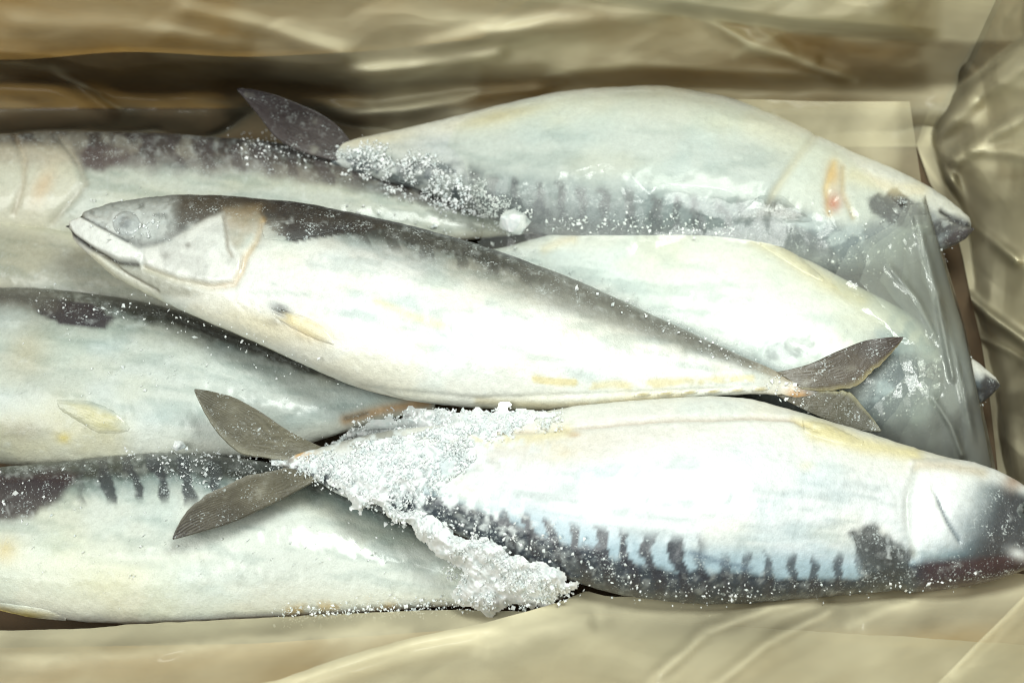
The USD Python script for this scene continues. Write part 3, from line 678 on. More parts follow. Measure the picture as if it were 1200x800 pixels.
# ---- B : lower right fish, head at the right edge
def paint_b(X, Y, T, S):
    dark = np.interp(X, [345, 480, 620, 760, 900, 1000, 1100, 1230], [0.3, 0.42, 0.50, 0.66, 0.70, 0.76, 0.55, 0.2])
    grey = dark - 0.10
    c, Tw = skin_base(X, Y, T, dark, grey, 0.05, 0.14, 81, greyc=(0.30, 0.40, 0.45), white=(0.67, 0.70, 0.70), darkc=(0.022, 0.028, 0.042), warp=0.10)
    d = np.zeros(T.shape)
    c = mix(c, (0.34, 0.46, 0.53), 0.8 * sm(dark - 0.42, dark - 0.1, T) * (1 - sm(dark - 0.02, dark + 0.05, Tw)) * sm(540, 640, X) * (1 - sm(1000, 1060, X)))
    c = stripes(c, X, Y, T, S, 0.36, 1.1, 585, 822, 29, -0.5, (0.03, 0.032, 0.042), 82, 0.95, 0.12)
    c = stripes(c, X, Y, T, S, 0.50, 1.1, 812, 1010, 27, -0.3, (0.03, 0.032, 0.042), 84, 0.8)
    # belly crease, lilac grey bruise, yellow
    g = [(560, 508), (665, 502), (780, 491), (880, 489), (930, 491), (960, 505)]
    l = line(X, Y, g, 2.6); c = mix(c, (0.50, 0.42, 0.34), 0.7 * l); d -= 0.0012 * l
    c = mix(c, (0.60, 0.55, 0.48), 0.5 * inside(X, Y, [(560, 520), (680, 505), (820, 500), (760, 520), (680, 545), (560, 548)], 14))
    c = mix(c, (0.66, 0.58, 0.30), 0.55 * line(X, Y, [(560, 516), (620, 513), (665, 505)], 8)); c = mix(c, (0.40, 0.24, 0.08), 0.8 * blob(X, Y, 673, 509, 7, 2.5))
    c = mix(c, (0.66, 0.56, 0.34), 0.4 * blob(X, Y, 655, 530, 20, 10))
    c = mix(c, (0.68, 0.60, 0.28), 0.7 * inside(X, Y, [(930, 490), (960, 490), (1010, 510), (1080, 525), (1080, 540), (1010, 530), (950, 515)], 9))
    c = mix(c, (0.66, 0.62, 0.42), 0.5 * blob(X, Y, 945, 545, 10, 6))
    c = mix(c, (0.22, 0.22, 0.19), 0.75 * line(X, Y, [(345, 520), (400, 516), (462, 508)], 9)); c = mix(c, (0.55, 0.30, 0.08), 0.85 * blob(X, Y, 352, 531, 13, 9))  # grey streak is shadow on the tail root painted in; orange spot is skin
    c = mix(c, (0.40, 0.50, 0.52), 0.55 * blob(X, Y, 900, 630, 45, 5, 4)); c = mix(c, (0.12, 0.17, 0.22), 0.8 * line(X, Y, [(810, 648), (850, 660), (880, 666)], 3.5))
    # dark frosted shoulder patch
    pm = inside(X + 16 * (nz(X, Y, 12, 85) - 0.5), Y + 16 * (nz(X, Y, 12, 86) - 0.5), [(996, 622), (1020, 612), (1040, 628), (1066, 642), (1068, 690), (1012, 690), (1004, 650)], 4)
    c = mix(c, (0.05, 0.055, 0.055), 0.92 * pm); c = mix(c, (0.36, 0.39, 0.39), 0.8 * pm * sm(0.55, 0.68, nz(X, Y, 8, 87)))
    # head
    head = inside(X, Y, [(1066, 540), (1240, 540), (1240, 720), (1066, 700)], 5)
    c = mix(c, (0.80, 0.83, 0.83), 0.7 * head * (1 - sm(0.15, 0.45, T + 0.35 * (nz(X, Y, 20, 88) - 0.5))))
    edge = sm(1092, 1168, X + 0.55 * (Y - 600) + 30 * (nz(X, Y, 22, 89) - 0.5))
    c = mix(c, (0.12, 0.17, 0.19), 0.9 * edge * sm(-0.95, -0.6, T)); c = mix(c, (0.035, 0.035, 0.04), 0.9 * sm(1128, 1178, X + 0.45 * (Y - 600)) * sm(-0.9, -0.6, T))
    c = mix(c, (0.05, 0.03, 0.035), 0.9 * sm(0.45, 0.62, T) * sm(1060, 1090, X))
    g = [(1072, 548), (1064, 585), (1066, 620), (1072, 650)]
    l = line(X, Y, g, 4.5); c = mix(c, (0.40, 0.42, 0.38), 0.6 * l); d -= 0.0013 * l; d += 0.0012 * head
    g = [(1093, 572), (1101, 592), (1110, 612), (1124, 634)]
    l = line(X, Y, g, 2.4); c = mix(c, (0.07, 0.10, 0.12), 0.85 * l * sm(570, 590, Y)); d -= 0.0011 * l
    c = mix(c, (0.48, 0.40, 0.26), 0.6 * line(X, Y, [(1076, 546), (1110, 548), (1150, 556)], 7)); c = mix(c, (0.30, 0.16, 0.08), 0.7 * blob(X, Y, 1186, 566, 12, 10))
    c = mix(c, (0.70, 0.74, 0.74), 0.8 * blob(X, Y, 1192, 648, 12, 6, 20))
    c = mix(c, (0.11, 0.10, 0.08), 0.85 * (1 - sm(335, 352, X)))
    fr = sm(0.48, 0.62, nz(X, Y, 12, 90, 4)) * (1 - sm(560, 700, X))
    c = mix(c, (0.70, 0.75, 0.75), 0.85 * fr)
    return c, d


fish('B', 'blue striped fish on the near side with its head cut off by the right edge', (1232, 626), (318, 541),
     [(318, 538), (345, 532), (380, 523), (430, 510), (480, 502), (540, 496), (620, 486), (700, 474), (780, 468), (860, 467), (930, 483), (1000, 503), (1060, 522), (1110, 537), (1150, 549), (1200, 574), (1232, 615)],
     [(318, 545), (345, 551), (400, 580), (450, 600), (500, 612), (560, 636), (620, 662), (680, 684), (740, 699), (800, 707), (860, 708), (930, 703), (1000, 697), (1060, 692), (1110, 688), (1150, 680), (1200, 664), (1232, 640)],
     -1, paint_b, 0.055, 0.060, n=420, m=150, seed=80, k=0.56)

A, B, C, D, E, F, G = (FISH[k] for k in 'ABCDEFG')

# ------------------------------------------------------------------ fins and eyes
fin(A, 'tail_fin', [(908, 436), (944, 428), (985, 410), (1020, 398), (1058, 395)], [(938, 456), (965, 458), (992, 456), (1025, 433), (1058, 397)], 0.060, 0.064, (0.085, 0.07, 0.045), (0.03, 0.02, 0.022), 13, (0.30, 0.26, 0.12), curl=0.004)
fin(A, 'tail_fin', [(910, 463), (942, 480), (975, 494), (1005, 503), (1032, 506)], [(938, 456), (966, 458), (990, 458), (1013, 478), (1032, 504)], 0.059, 0.054, (0.075, 0.065, 0.045), (0.08, 0.08, 0.055), 12, (0.36, 0.34, 0.2), curl=-0.003)
fin(B, 'tail_fin', [(378, 524), (338, 505), (300, 480), (265, 463), (228, 456)], [(352, 541), (325, 538), (288, 533), (258, 510), (238, 480), (228, 459)], 0.060, 0.063, (0.12, 0.11, 0.075), (0.075, 0.07, 0.05), 14, (0.30, 0.29, 0.22), curl=-0.004)
fin(B, 'tail_fin', [(376, 560), (338, 580), (300, 599), (250, 619), (202, 631)], [(352, 542), (322, 551), (285, 560), (250, 576), (220, 600), (203, 627)], 0.060, 0.060, (0.12, 0.11, 0.075), (0.035, 0.03, 0.028), 13, (0.25, 0.24, 0.2), curl=0.004)
fin(D, 'tail_fin', [(412, 168), (388, 142), (348, 121), (310, 108), (278, 104)], [(398, 188), (348, 176), (322, 160), (302, 133), (279, 107)], 0.036, 0.046, (0.05, 0.042, 0.04), (0.022, 0.016, 0.02), 12, (0.07, 0.06, 0.06), curl=-0.003)
fin(C, 'tail_fin', [(628, 262), (640, 258), (655, 257), (668, 255)], [(628, 272), (640, 275), (652, 270), (668, 257)], 0.030, 0.040, (0.03, 0.03, 0.03), (0.025, 0.025, 0.025), 6)

solid = lambda c: (lambda X, Y, t, w: np.broadcast_to(np.asarray(c, float), X.shape + (3,)).copy())
laid_fin(A, 'pectoral_fin', [(306, 262), (330, 252), (372, 250), (412, 262)], [(310, 280), (335, 282), (372, 276), (412, 264)], lambda X, Y, t, w: mix(solid((0.05, 0.045, 0.042))(X, Y, t, w), (0.42, 0.44, 0.42), 0.8 * sm(0.6, 0.72, nz(X, Y, 9, 101))), 0.0010)
laid_fin(A, 'pelvic_fin', [(318, 360), (345, 366), (378, 382), (392, 402)], [(322, 372), (345, 386), (370, 398), (390, 404)], lambda X, Y, t, w: mix(mix(solid((0.70, 0.58, 0.28))(X, Y, t, w), (0.76, 0.72, 0.55), t), (0.05, 0.045, 0.035), (1 - sm(0.08, 0.3, t)) * (1 - sm(0.55, 0.8, w))), 0.0016)
laid_fin(D, 'pectoral_fin', [(952, 257), (930, 240), (915, 228), (892, 228)], [(950, 260), (920, 262), (890, 260), (850, 262)], solid((0.10, 0.10, 0.085)), 0.0016)
laid_fin(E, 'pelvic_fin', [(888, 280), (915, 287), (945, 308), (966, 327)], [(892, 288), (915, 303), (945, 321), (964, 330)], lambda X, Y, t, w: mix(mix(solid((0.66, 0.60, 0.40))(X, Y, t, w), (0.70, 0.66, 0.48), w), (0.05, 0.055, 0.05), sm(0.7, 0.9, t) * sm(0.2, 0.5, w)), 0.0016)
laid_fin(B, 'pelvic_fin', [(940, 492), (965, 495), (995, 508), (1012, 517)], [(942, 506), (965, 515), (990, 521), (1010, 522)], lambda X, Y, t, w: mix(solid((0.68, 0.62, 0.36))(X, Y, t, w), (0.05, 0.05, 0.04), sm(0.72, 0.92, t) * sm(0.3, 0.6, w)), 0.0016)
laid_fin(F, 'pelvic_fin', [(66, 468), (95, 468), (125, 476), (152, 500)], [(70, 480), (95, 496), (118, 508), (150, 506)], lambda X, Y, t, w: mix(mix(solid((0.56, 0.55, 0.38))(X, Y, t, w), (0.58, 0.53, 0.24), t), (0.10, 0.10, 0.07), np.exp(-((w - 0.04) / 0.10) ** 2) * (1 - sm(0.6, 0.9, t))), 0.0020)
laid_fin(G, 'pelvic_fin', [(-40, 700), (10, 706), (50, 712), (78, 722)], [(-40, 722), (10, 728), (50, 733), (76, 731)], lambda X, Y, t, w: mix(solid((0.60, 0.42, 0.05))(X, Y, t, w), (0.60, 0.53, 0.20), t), 0.0030)
laid_fin(B, 'pectoral_fin', [(1062, 640), (1040, 632), (1018, 622), (998, 622)], [(1064, 672), (1044, 676), (1022, 662), (1004, 640)], lambda X, Y, t, w: mix(solid((0.06, 0.065, 0.065))(X, Y, t, w), (0.5, 0.54, 0.54), 0.8 * sm(0.56, 0.66, nz(X, Y, 8, 102))), 0.0012)
eye(A, 148, 262, 17, (0.40, 0.43, 0.42), (0.26, 0.28, 0.28), 0.30)
eye(D, 1058, 243, 13, (0.10, 0.10, 0.10), (0.03, 0.03, 0.03), 0.25)
eye(E, 1096, 436, 12, (0.14, 0.14, 0.14), (0.04, 0.04, 0.04), 0.25)
eye(B, 1203, 598, 14, (0.05, 0.06, 0.06), (0.02, 0.02, 0.02), 0.2)
# the row of finlets behind the anal fin of A
for i, x in enumerate(np.linspace(752, 890, 6)):
    y = np.interp(x, [752, 890], [464, 458])
    laid_fin(A, 'finlet', [(x - 9, y - 3), (x, y - 6), (x + 11, y - 4)], [(x - 9, y + 1), (x, y + 1), (x + 11, y - 2)], solid((0.50, 0.44, 0.26)), 0.0012, 10, 6, rays=3)

# ------------------------------------------------------------------ clear sheet over the right-hand fish, milky liner
def top_of(x, y, names, reach=6):
    """camera-nearest fish surface at sketch points: point, normal, found"""
    best = np.full(x.shape, 1e9); p = np.zeros(x.shape + (3,)); n = np.zeros(x.shape + (3,))
    for k in names:
        q, m_, d = on(FISH[k], x, y)
        dist = np.linalg.norm(q - EYE, axis=-1)
        ok = (d < reach) & (dist < best)
        best = np.where(ok, dist, best); p[ok] = q[ok]; n[ok] = m_[ok]
    return p, n, best < 1e8


def drape(names, x0, x1, y0, y1, step, blur, floor=0.002):
    """a height map (metres, on a world grid) of a sheet that lies over some fish"""
    gx, gy = np.arange(x0, x1, step), np.arange(y0, y1, step)
    h = np.full((len(gx), len(gy)), floor)
    for k in names:
        v = FISH[k].allv
        i, j = ((v[:, 0] - x0) / step).astype(int), ((v[:, 1] - y0) / step).astype(int)
        ok = (i >= 0) & (j >= 0) & (i < len(gx)) & (j < len(gy))
        np.maximum.at(h, (i[ok], j[ok]), v[ok, 2])
    h = maximum_filter(h, 3)
    tight = h.copy()
    h = np.maximum(gaussian_filter(maximum_filter(h, int(blur * 1.2) | 1), blur), tight)
    return gx, gy, gaussian_filter(h, 1.0)


def look_up(gx, gy, h, x, y):
    from scipy.ndimage import map_coordinates
    return map_coordinates(h, [(x - gx[0]) / (gx[1] - gx[0]), (y - gy[0]) / (gy[1] - gy[0])], order=1, mode='nearest')


def sheet(parent, name, V, mat, thick=0.0, col=None):
    n, m = V.shape[:2]
    f = grid_faces(n, m)
    v = V.reshape(-1, 3)
    nn = vnormals(v, f)
    if (nn * (EYE - v)).sum() < 0: f = f[:, ::-1]
    return put(parent, name, v, f, mat, col)


def drape_over(names, X, Y, blur=5, floor=0.004, off=0.0012):
    gx, gy, h = drape(names, XL, XR, YF, YB, 0.002, blur, floor)
    z = np.full(X.shape, 0.05)
    for _ in range(14):
        p = P(X, Y, z); z = 0.4 * z + 0.6 * (look_up(gx, gy, h, p[..., 0], p[..., 1]) + off)
    return z


def crumple(X, Y, lam, seed, k=6, ang=0.0, spread=90.0):
    """sharp-edged folds of a stiff film, about -0.5 to 0.5"""
    rg = np.random.default_rng(seed)
    wx, wy = lam * 1.1 * (nz(X, Y, lam * 1.3, seed + 1, 2) - 0.5), lam * 1.1 * (nz(X, Y, lam * 1.3, seed + 2, 2) - 0.5)
    z, tot = 0, 0
    for i in range(k):
        th = math.radians(ang + rg.uniform(-spread, spread)); l = lam * rg.uniform(0.7, 2.6); a = l / lam
        u = ((X + wx) * -math.sin(th) + (Y + wy) * math.cos(th)) / l + rg.uniform(0, 9)
        tri = np.abs((u % 1) - 0.5) * 2
        gate = sm(0.35, 0.65, nz(X, Y, lam * 2.2, seed + 10 + i, 2))
        z = z + a * gate * (tri - 0.5); tot += a
    return z / tot * 2


def ridge_sum(X, Y, specs):
    z = np.zeros(X.shape)
    for pts, width, height in specs:
        d, al = pline(X, Y, pts)
        z += height * np.exp(-(d / width) ** 2) * sm(0, 0.12, al + 0.03) * (1 - sm(0.88, 1.0, al - 0.02))
    return z


# the clear sheet: from the far wall over D and E, its right-hand edge hanging down past their snouts
yy = np.linspace(98, 560, 200)
xr = np.interp(yy, [98, 130, 200, 250, 285, 320, 380, 420, 480, 540, 560], [905, 940, 1012, 1062, 1100, 1110, 1128, 1137, 1150, 1163, 1168])
xl = np.interp(yy, [98, 130, 170, 220, 300, 560], [660, 560, 520, 560, 560, 600]) + 8 * np.sin(yy / 13)
w = np.linspace(0, 1, 210)
X = xl[:, None] * (1 - w) + xr[:, None] * w; Y = yy[:, None] + 0 * w
Y = np.maximum(Y, np.interp(X, [500, 540, 600, 660, 720, 780, 840, 900, 950, 1000], [146, 138, 124, 112, 107, 106, 116, 136, 159, 183]))
z = drape_over('DE', X, Y, 4.0, 0.012, 0.0018)
wr = ridge_sum(X, Y, [
    ([(566, 150), (590, 137), (640, 118), (674, 106)], 5.4, 0.0022), ([(600, 150), (630, 152), (650, 172), (655, 200), (647, 236)], 5.4, 0.0022),
    ([(668, 200), (700, 192), (716, 186)], 7.2, 0.0026), ([(716, 186), (740, 206), (762, 228), (772, 212)], 9.0, 0.0034), ([(772, 214), (800, 216), (830, 218), (865, 226), (896, 222)], 6.3, 0.0026),
    ([(592, 186), (604, 205), (612, 224)], 9.0, 0.0026), ([(838, 134), (868, 143), (912, 141)], 5.4, 0.0022), ([(760, 262), (752, 240), (735, 236)], 7.2, 0.002),
    ([(1060, 300), (1080, 340), (1094, 380), (1106, 432)], 12.6, 0.0030), ([(1100, 370), (1108, 410), (1116, 440)], 9.0, 0.004), ([(1020, 300), (1060, 340), (1085, 365)], 14.4, 0.0022),
    ([(870, 300), (868, 340), (862, 380)], 9.0, 0.0012), ([(920, 400), (960, 410), (1000, 380)], 9.0, 0.0012), ([(1130, 430), (1144, 480), (1158, 530)], 10.8, 0.002), ([(1085, 470), (1110, 500), (1130, 530)], 12.6, 0.002)])
wr = wr * 0.45
z = z + wr + 0.0012 * (nz(X, Y, 60, 131, 2) - 0.4) + 0.0016 * crumple(X, Y, 42, 132, 5) + 0.0005 * crumple(X, Y, 21, 135, 5)
sh = thing('clear_sheet', 'clear wrinkled plastic sheet lying over the two fish at the right', 'plastic sheet', at=P(900, 300, 0.05))
sheet(sh, 'sheet', P(X, Y, z), CLEAR)
for layer, scale_ in enumerate((1.35, 1.05, 0.8, 0.55, 0.32)):
    yy = np.linspace(228 + 12 * layer, 566, 170); w = np.linspace(0, 1, 40)
    xr = np.interp(yy, [215, 285, 320, 380, 420, 480, 540, 566], [1082, 1102, 1112, 1130, 1139, 1152, 1165, 1170])
    X = xr[:, None] - np.interp(yy, [228, 262, 290, 330, 400, 440, 500, 566], [14, 34, 80, 105, 60, 62, 115, 175])[:, None] * scale_ * (1 - w) + np.interp(yy, [240, 320], [3, 14])[:, None] * (nz(yy, 0 * yy, 24, 133 + layer) - 0.5)[:, None] * (1 - w); Y = yy[:, None] + 0 * w
    z = drape_over('DE', X, Y, 7, 0.016, 0.0035 + 0.0008 * layer) + 0.002 * np.sin(w * np.pi) + 0.0022 * (nz(X, Y, 26, 134 + layer, 3, 2.6, 75) - 0.5) + ridge_sum(X, Y, [([(1098, 345), (1108, 400), (1118, 450)], 4, 0.003), ([(1070, 240), (1092, 320), (1118, 410), (1142, 520)], 5, 0.002), ([(1040, 310), (1075, 350), (1098, 400)], 4, 0.002), ([(1090, 460), (1115, 500), (1130, 540)], 4, 0.002)]) + 0.0014 * crumple(X, Y, 26, 136 + layer, 5, 70, 30) - 0.012 * sm(0.9, 1.0, w)
    sheet(sh, 'folded_edge', P(X, Y, z), CLEAR2)

# the liner bag
liner = thing('plastic_liner', 'cloudy plastic bag lining the carton walls, bunched at the right and folded over in front', 'bag liner', at=(0, YB - 0.01, 0.002))
# far wall
x = np.linspace(-110, 1215, 340); y = np.linspace(-110, 172, 130)
X, Y = np.meshgrid(x, y, indexing='ij')
lipy = np.interp(X, [-110, 0, 60, 100, 135, 200, 300, 400, 440, 540, 650, 760, 900, 1130], [66, 70, 74, 90, 98, 96, 92, 96, 104, 98, 90, 84, 92, 100])
depth = np.interp(X, [-110, 100, 400, 520, 660, 760, 1130], [0.033, 0.033, 0.030, 0.022, 0.016, 0.013, 0.010])
soft_ = np.interp(X, [-110, 60, 140, 200, 400, 1130], [10, 10, 18, 24, 22, 20])
out = depth * sm(lipy + soft_, lipy - soft_, Y) + 0.010 * sm(60, -60, Y)
out += (0.006 * (nz(X, Y, 50, 140, 2, 4.0, 4) - 0.5) + 0.006 * crumple(X, Y, 52, 141, 5, -4, 14) + 0.004 * crumple(X, Y, 40, 142, 5, 10, 50) * sm(350, 700, X)) * sm(lipy + 10, lipy - 30, Y)
out += ridge_sum(X, Y, [
    ([(-60, 66), (20, 78), (60, 84), (100, 108), (140, 140)], 9, 0.008), ([(400, 135), (470, 128), (560, 112), (650, 104)], 10, 0.007), ([(820, 18), (880, 52), (950, 78), (1000, 95)], 9, 0.007),
    ([(640, 88), (740, 78), (850, 84), (960, 90)], 10, 0.006), ([(880, 30), (930, 62), (965, 70)], 9, 0.005), ([(480, 60), (640, 30), (800, 14)], 14, 0.007), ([(0, 30), (160, 36), (300, 54)], 14, 0.004),
    ([(400, 90), (520, 75), (600, 60)], 9, 0.005), ([(200, 10), (300, 30), (420, 70)], 12, 0.005)])
lip = np.interp(X, [480, 700, 820, 930, 1080, 1200], [-40, 0, 20, 36, 47, 46])
out += 0.024 * sm(lip + 5, lip - 16, Y) * sm(620, 840, X)
out *= np.where(X > 1040, 1 - sm(1040, 1110, X), 1)
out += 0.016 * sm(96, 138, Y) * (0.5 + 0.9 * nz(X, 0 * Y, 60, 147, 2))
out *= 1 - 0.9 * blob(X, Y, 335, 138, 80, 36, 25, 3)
V = Pwall(X, Y, (0, 1, 0), YB - 0.003 - np.maximum(out, 0))
low = V[..., 2] < 0.003
V[low] = P(X, Y, 0.003)[low]
Xn, Yn = X + 26 * (nz(X, Y, 30, 143, 3, 2.5) - 0.5), Y + 18 * (nz(X, Y, 24, 144, 3, 3.5) - 0.5)
mk = 0.42 + 0.50 * (nz(X, Y, 30, 145, 4, 4.5, 5) - 0.5)
mk = mk + 0.26 * inside(Xn, Yn, [(280, -20), (480, -20), (560, 20), (520, 80), (420, 110), (330, 80), (280, 40)], 18)
mk = mk + 0.22 * inside(Xn, Yn, [(480, -60), (900, -60), (900, 66), (700, 74), (560, 80)], 26)
mk = mk + 0.50 * inside(X, Yn, [(440, -130), (1300, -130), (1300, 46), (1080, 48), (930, 38), (820, 20), (640, 4), (500, -8)], 5) * sm(420, 900, X)
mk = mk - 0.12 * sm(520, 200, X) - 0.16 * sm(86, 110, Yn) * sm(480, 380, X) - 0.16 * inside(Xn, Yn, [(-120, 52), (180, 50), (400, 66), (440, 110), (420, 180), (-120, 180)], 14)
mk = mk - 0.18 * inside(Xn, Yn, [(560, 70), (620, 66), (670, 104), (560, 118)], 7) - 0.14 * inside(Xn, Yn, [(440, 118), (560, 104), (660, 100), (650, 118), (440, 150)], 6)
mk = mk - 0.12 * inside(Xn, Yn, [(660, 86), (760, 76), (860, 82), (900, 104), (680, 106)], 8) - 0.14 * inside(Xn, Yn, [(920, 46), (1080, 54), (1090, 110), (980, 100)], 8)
for pts, wd, am in (([(-60, 72), (20, 76), (60, 82), (100, 100), (138, 126)], 3, 0.30), ([(440, 132), (520, 116), (655, 100)], 3, 0.15), ([(820, 18), (880, 52), (950, 78), (1000, 95)], 4, 0.30),
                    ([(640, 88), (740, 74), (850, 80), (960, 92)], 4, 0.20), ([(470, 96), (560, 64), (640, 40)], 4, 0.12), ([(860, 66), (900, 44), (930, 30)], 4, 0.2)):
    mk = mk + am * line(Xn, Yn, pts, wd)
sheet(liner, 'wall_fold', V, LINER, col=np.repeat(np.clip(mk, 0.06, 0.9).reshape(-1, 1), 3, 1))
# added carton flap behind the bag, shades the floor strip and shows brown
q = [P(-140, 0, 0.0)[0], P(690, 0, 0.09)[0]]
xf = np.linspace(q[0], q[1], 70); tf = np.linspace(0, 1, 14)[None]
low_z = 0.062 + 0.016 * sm(-0.15, 0.05, xf) + 0.010 * (noise(np.stack([xf * 16, 0 * xf, 0 * xf], -1), 4) - 0.4)
out_y = np.interp(xf, [q[0], -0.06, q[1]], [0.014, 0.014, 0.005])
Vf = np.stack([xf[:, None] - 0.05 * tf * sm(-0.02, q[1], xf)[:, None], YB - 0.001 - out_y[:, None] * tf ** 0.8, 0.115 - (0.115 - low_z)[:, None] * tf], -1)
Nf = vnormals(Vf.reshape(-1, 3), grid_faces(70, 14)).reshape(70, 14, 3)
shell(carton, 'flap', Vf, Nf * -np.sign(Nf[..., 1:2] + 1e-9), np.full((70, 14), 0.0025), CARD, np.zeros((70, 14, 3)))
# right wall
y = np.linspace(-90, 640, 220); x = np.linspace(1035, 1330, 120)
X, Y = np.meshgrid(x, y, indexing='ij')
edge = np.interp(Y, [-90, 0, 45, 75, 110, 140, 170, 215, 260, 300, 350, 400, 450, 520, 560, 640], [1120, 1120, 1118, 1108, 1094, 1084, 1074, 1090, 1118, 1128, 1138, 1150, 1158, 1166, 1170, 1180])
Xs = edge + (x - 1035)[:, None] / 295 * (1335 - edge)
near = np.interp(Y, [-90, 40, 60, 100, 140, 170], [1195, 1195, 1172, 1122, 1088, 1072])
bulge = 0.009 * sm(0, 26, Xs - np.maximum(edge, near)) * np.interp(Y, [-90, 100, 200, 330, 450, 640], [0.7, 1.0, 1.0, 0.6, 0.4, 0.3])
bulge += 0.008 * (nz(Xs, Y, 80, 150, 2) - 0.5) + 0.011 * crumple(Xs, Y, 50, 151, 7, 0, 90)
bulge += ridge_sum(Xs, Y, [([(1085, 170), (1150, 110), (1230, 60)], 12, 0.006), ([(1110, 195), (1160, 160), (1230, 120)], 10, 0.006), ([(1130, 178), (1180, 178), (1230, 190)], 8, 0.004), ([(1110, 200), (1140, 262), (1200, 312)], 7, 0.010),
    ([(1115, 330), (1160, 370), (1230, 420)], 7, 0.008), ([(1125, 385), (1180, 410), (1230, 440)], 6, 0.005), ([(1165, 470), (1190, 440), (1220, 410)], 7, 0.006)])
bulge *= 1 - 0.97 * blob(Xs, Y, 1128, 268, 62, 46, 0, 4) - 0.9 * blob(Xs, Y, 1160, 452, 50, 34, 0, 4)
V = Pwall(Xs, Y, (1, 0, 0), XR - 0.003 - np.maximum(bulge, 0))
low = V[..., 2] < 0.004
V[low] = P(Xs, Y, 0.004)[low]
mk = 0.58 + 0.44 * (nz(Xs, Y, 40, 155, 3) - 0.5)
Xn, Yn = Xs + 14 * (nz(Xs, Y, 22, 156, 3) - 0.5), Y + 14 * (nz(Xs, Y, 22, 157, 3) - 0.5)
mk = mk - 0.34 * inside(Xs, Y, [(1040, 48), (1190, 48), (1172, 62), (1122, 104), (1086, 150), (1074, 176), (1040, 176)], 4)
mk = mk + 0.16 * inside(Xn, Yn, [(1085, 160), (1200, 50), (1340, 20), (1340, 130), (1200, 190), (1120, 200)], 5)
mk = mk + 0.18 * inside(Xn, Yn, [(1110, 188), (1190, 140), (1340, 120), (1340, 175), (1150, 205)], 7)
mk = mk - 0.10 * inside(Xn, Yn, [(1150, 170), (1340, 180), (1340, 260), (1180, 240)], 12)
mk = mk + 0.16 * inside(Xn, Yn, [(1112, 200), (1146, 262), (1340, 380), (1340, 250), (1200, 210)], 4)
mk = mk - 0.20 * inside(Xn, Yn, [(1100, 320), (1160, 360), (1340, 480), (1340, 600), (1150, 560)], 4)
mk = mk + 0.22 * inside(Xn, Yn, [(1128, 378), (1170, 400), (1340, 470), (1340, 520), (1210, 460), (1150, 455)], 4)
for pts, wd, am in (([(1110, 198), (1142, 262), (1200, 312), (1290, 380)], 3, 0.28), ([(1112, 330), (1160, 370), (1230, 420)], 2.5, 0.25), ([(1195, 56), (1120, 102), (1076, 150), (1073, 176), (1100, 215)], 3, 0.20), ([(1130, 178), (1180, 176), (1230, 186)], 4, 0.25)):
    mk = mk + am * line(Xs, Y, pts, wd)
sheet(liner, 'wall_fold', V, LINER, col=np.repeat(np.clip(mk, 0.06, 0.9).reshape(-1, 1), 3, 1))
# the corner tab between the two, standing on its edge
tabx = np.linspace(845, 1066, 60); taby = np.linspace(0, 1, 40)
X = tabx[:, None] + taby * np.interp(tabx, [845, 1066], [40, 16])[:, None]
Y0 = np.interp(tabx, [845, 900, 960, 1000, 1066], [116, 117, 119, 119, 119])
Y = Y0[:, None] + taby * (112 - 20 * (tabx[:, None] < 900))
ztab = 0.050 + 0.008 * (1 - taby) + 0.004 * (nz(X, Y, 40, 160) - 0.5) - 0.010 * sm(900, 845, X)
mk = 0.36 + 0.2 * (nz(X, Y, 30, 161, 3) - 0.5) + 0.14 * np.exp(-((X - 1030) / 22) ** 2) - 0.12 * sm(1046, 1060, X)
sheet(liner, 'corner_fold', P(X, Y, np.minimum(ztab, 0.058) - 0.018 * taby), LINER, col=np.repeat(np.clip(mk, 0.06, 0.9).reshape(-1, 1), 3, 1))


# folds over the near wall
def front(name, ex, ey, zoff, folds, mat, seed, rise=0.030, x0=-90, x1=1290, lift=0.0):
    x = np.linspace(x0, x1, 300); t = np.linspace(0, 1, 80)
    e = np.interp(x, ex, ey) + 3 * (nz(x, 0 * x, 30, seed) - 0.5)
    X = x[:, None] + 0 * t
    Y = e[:, None] + t * (860 - e[:, None])
    z = zoff + (Y - 700) / 100 * rise + 0.005 * (nz(X, Y, 80, seed + 1, 2, 1.8, -28) - 0.5) + 0.007 * crumple(X, Y, 60, seed + 2, 6, -25, 30)
    z += ridge_sum(X, Y, folds) - lift * (1 - sm(0, 0.25, t)) + 0 * X
    Xn, Yn = X + 30 * (nz(X, Y, 40, seed + 6, 3) - 0.5), Y + 22 * (nz(X, Y, 26, seed + 7, 3) - 0.5)
    mk = mat(X, Y, Xn, Yn, t + 0 * X) + 0.42 * (nz(X, Y, 34, seed + 8, 4, 2.5, -25) - 0.5)
    for pts, wd, h in folds:
        mk = mk + 0.16 * line(Xn, Yn, pts, wd * 0.55)
    sheet(liner, name, P(X, Y, z), LINER, col=np.repeat(np.clip(mk, 0.06, 0.9).reshape(-1, 1), 3, 1))


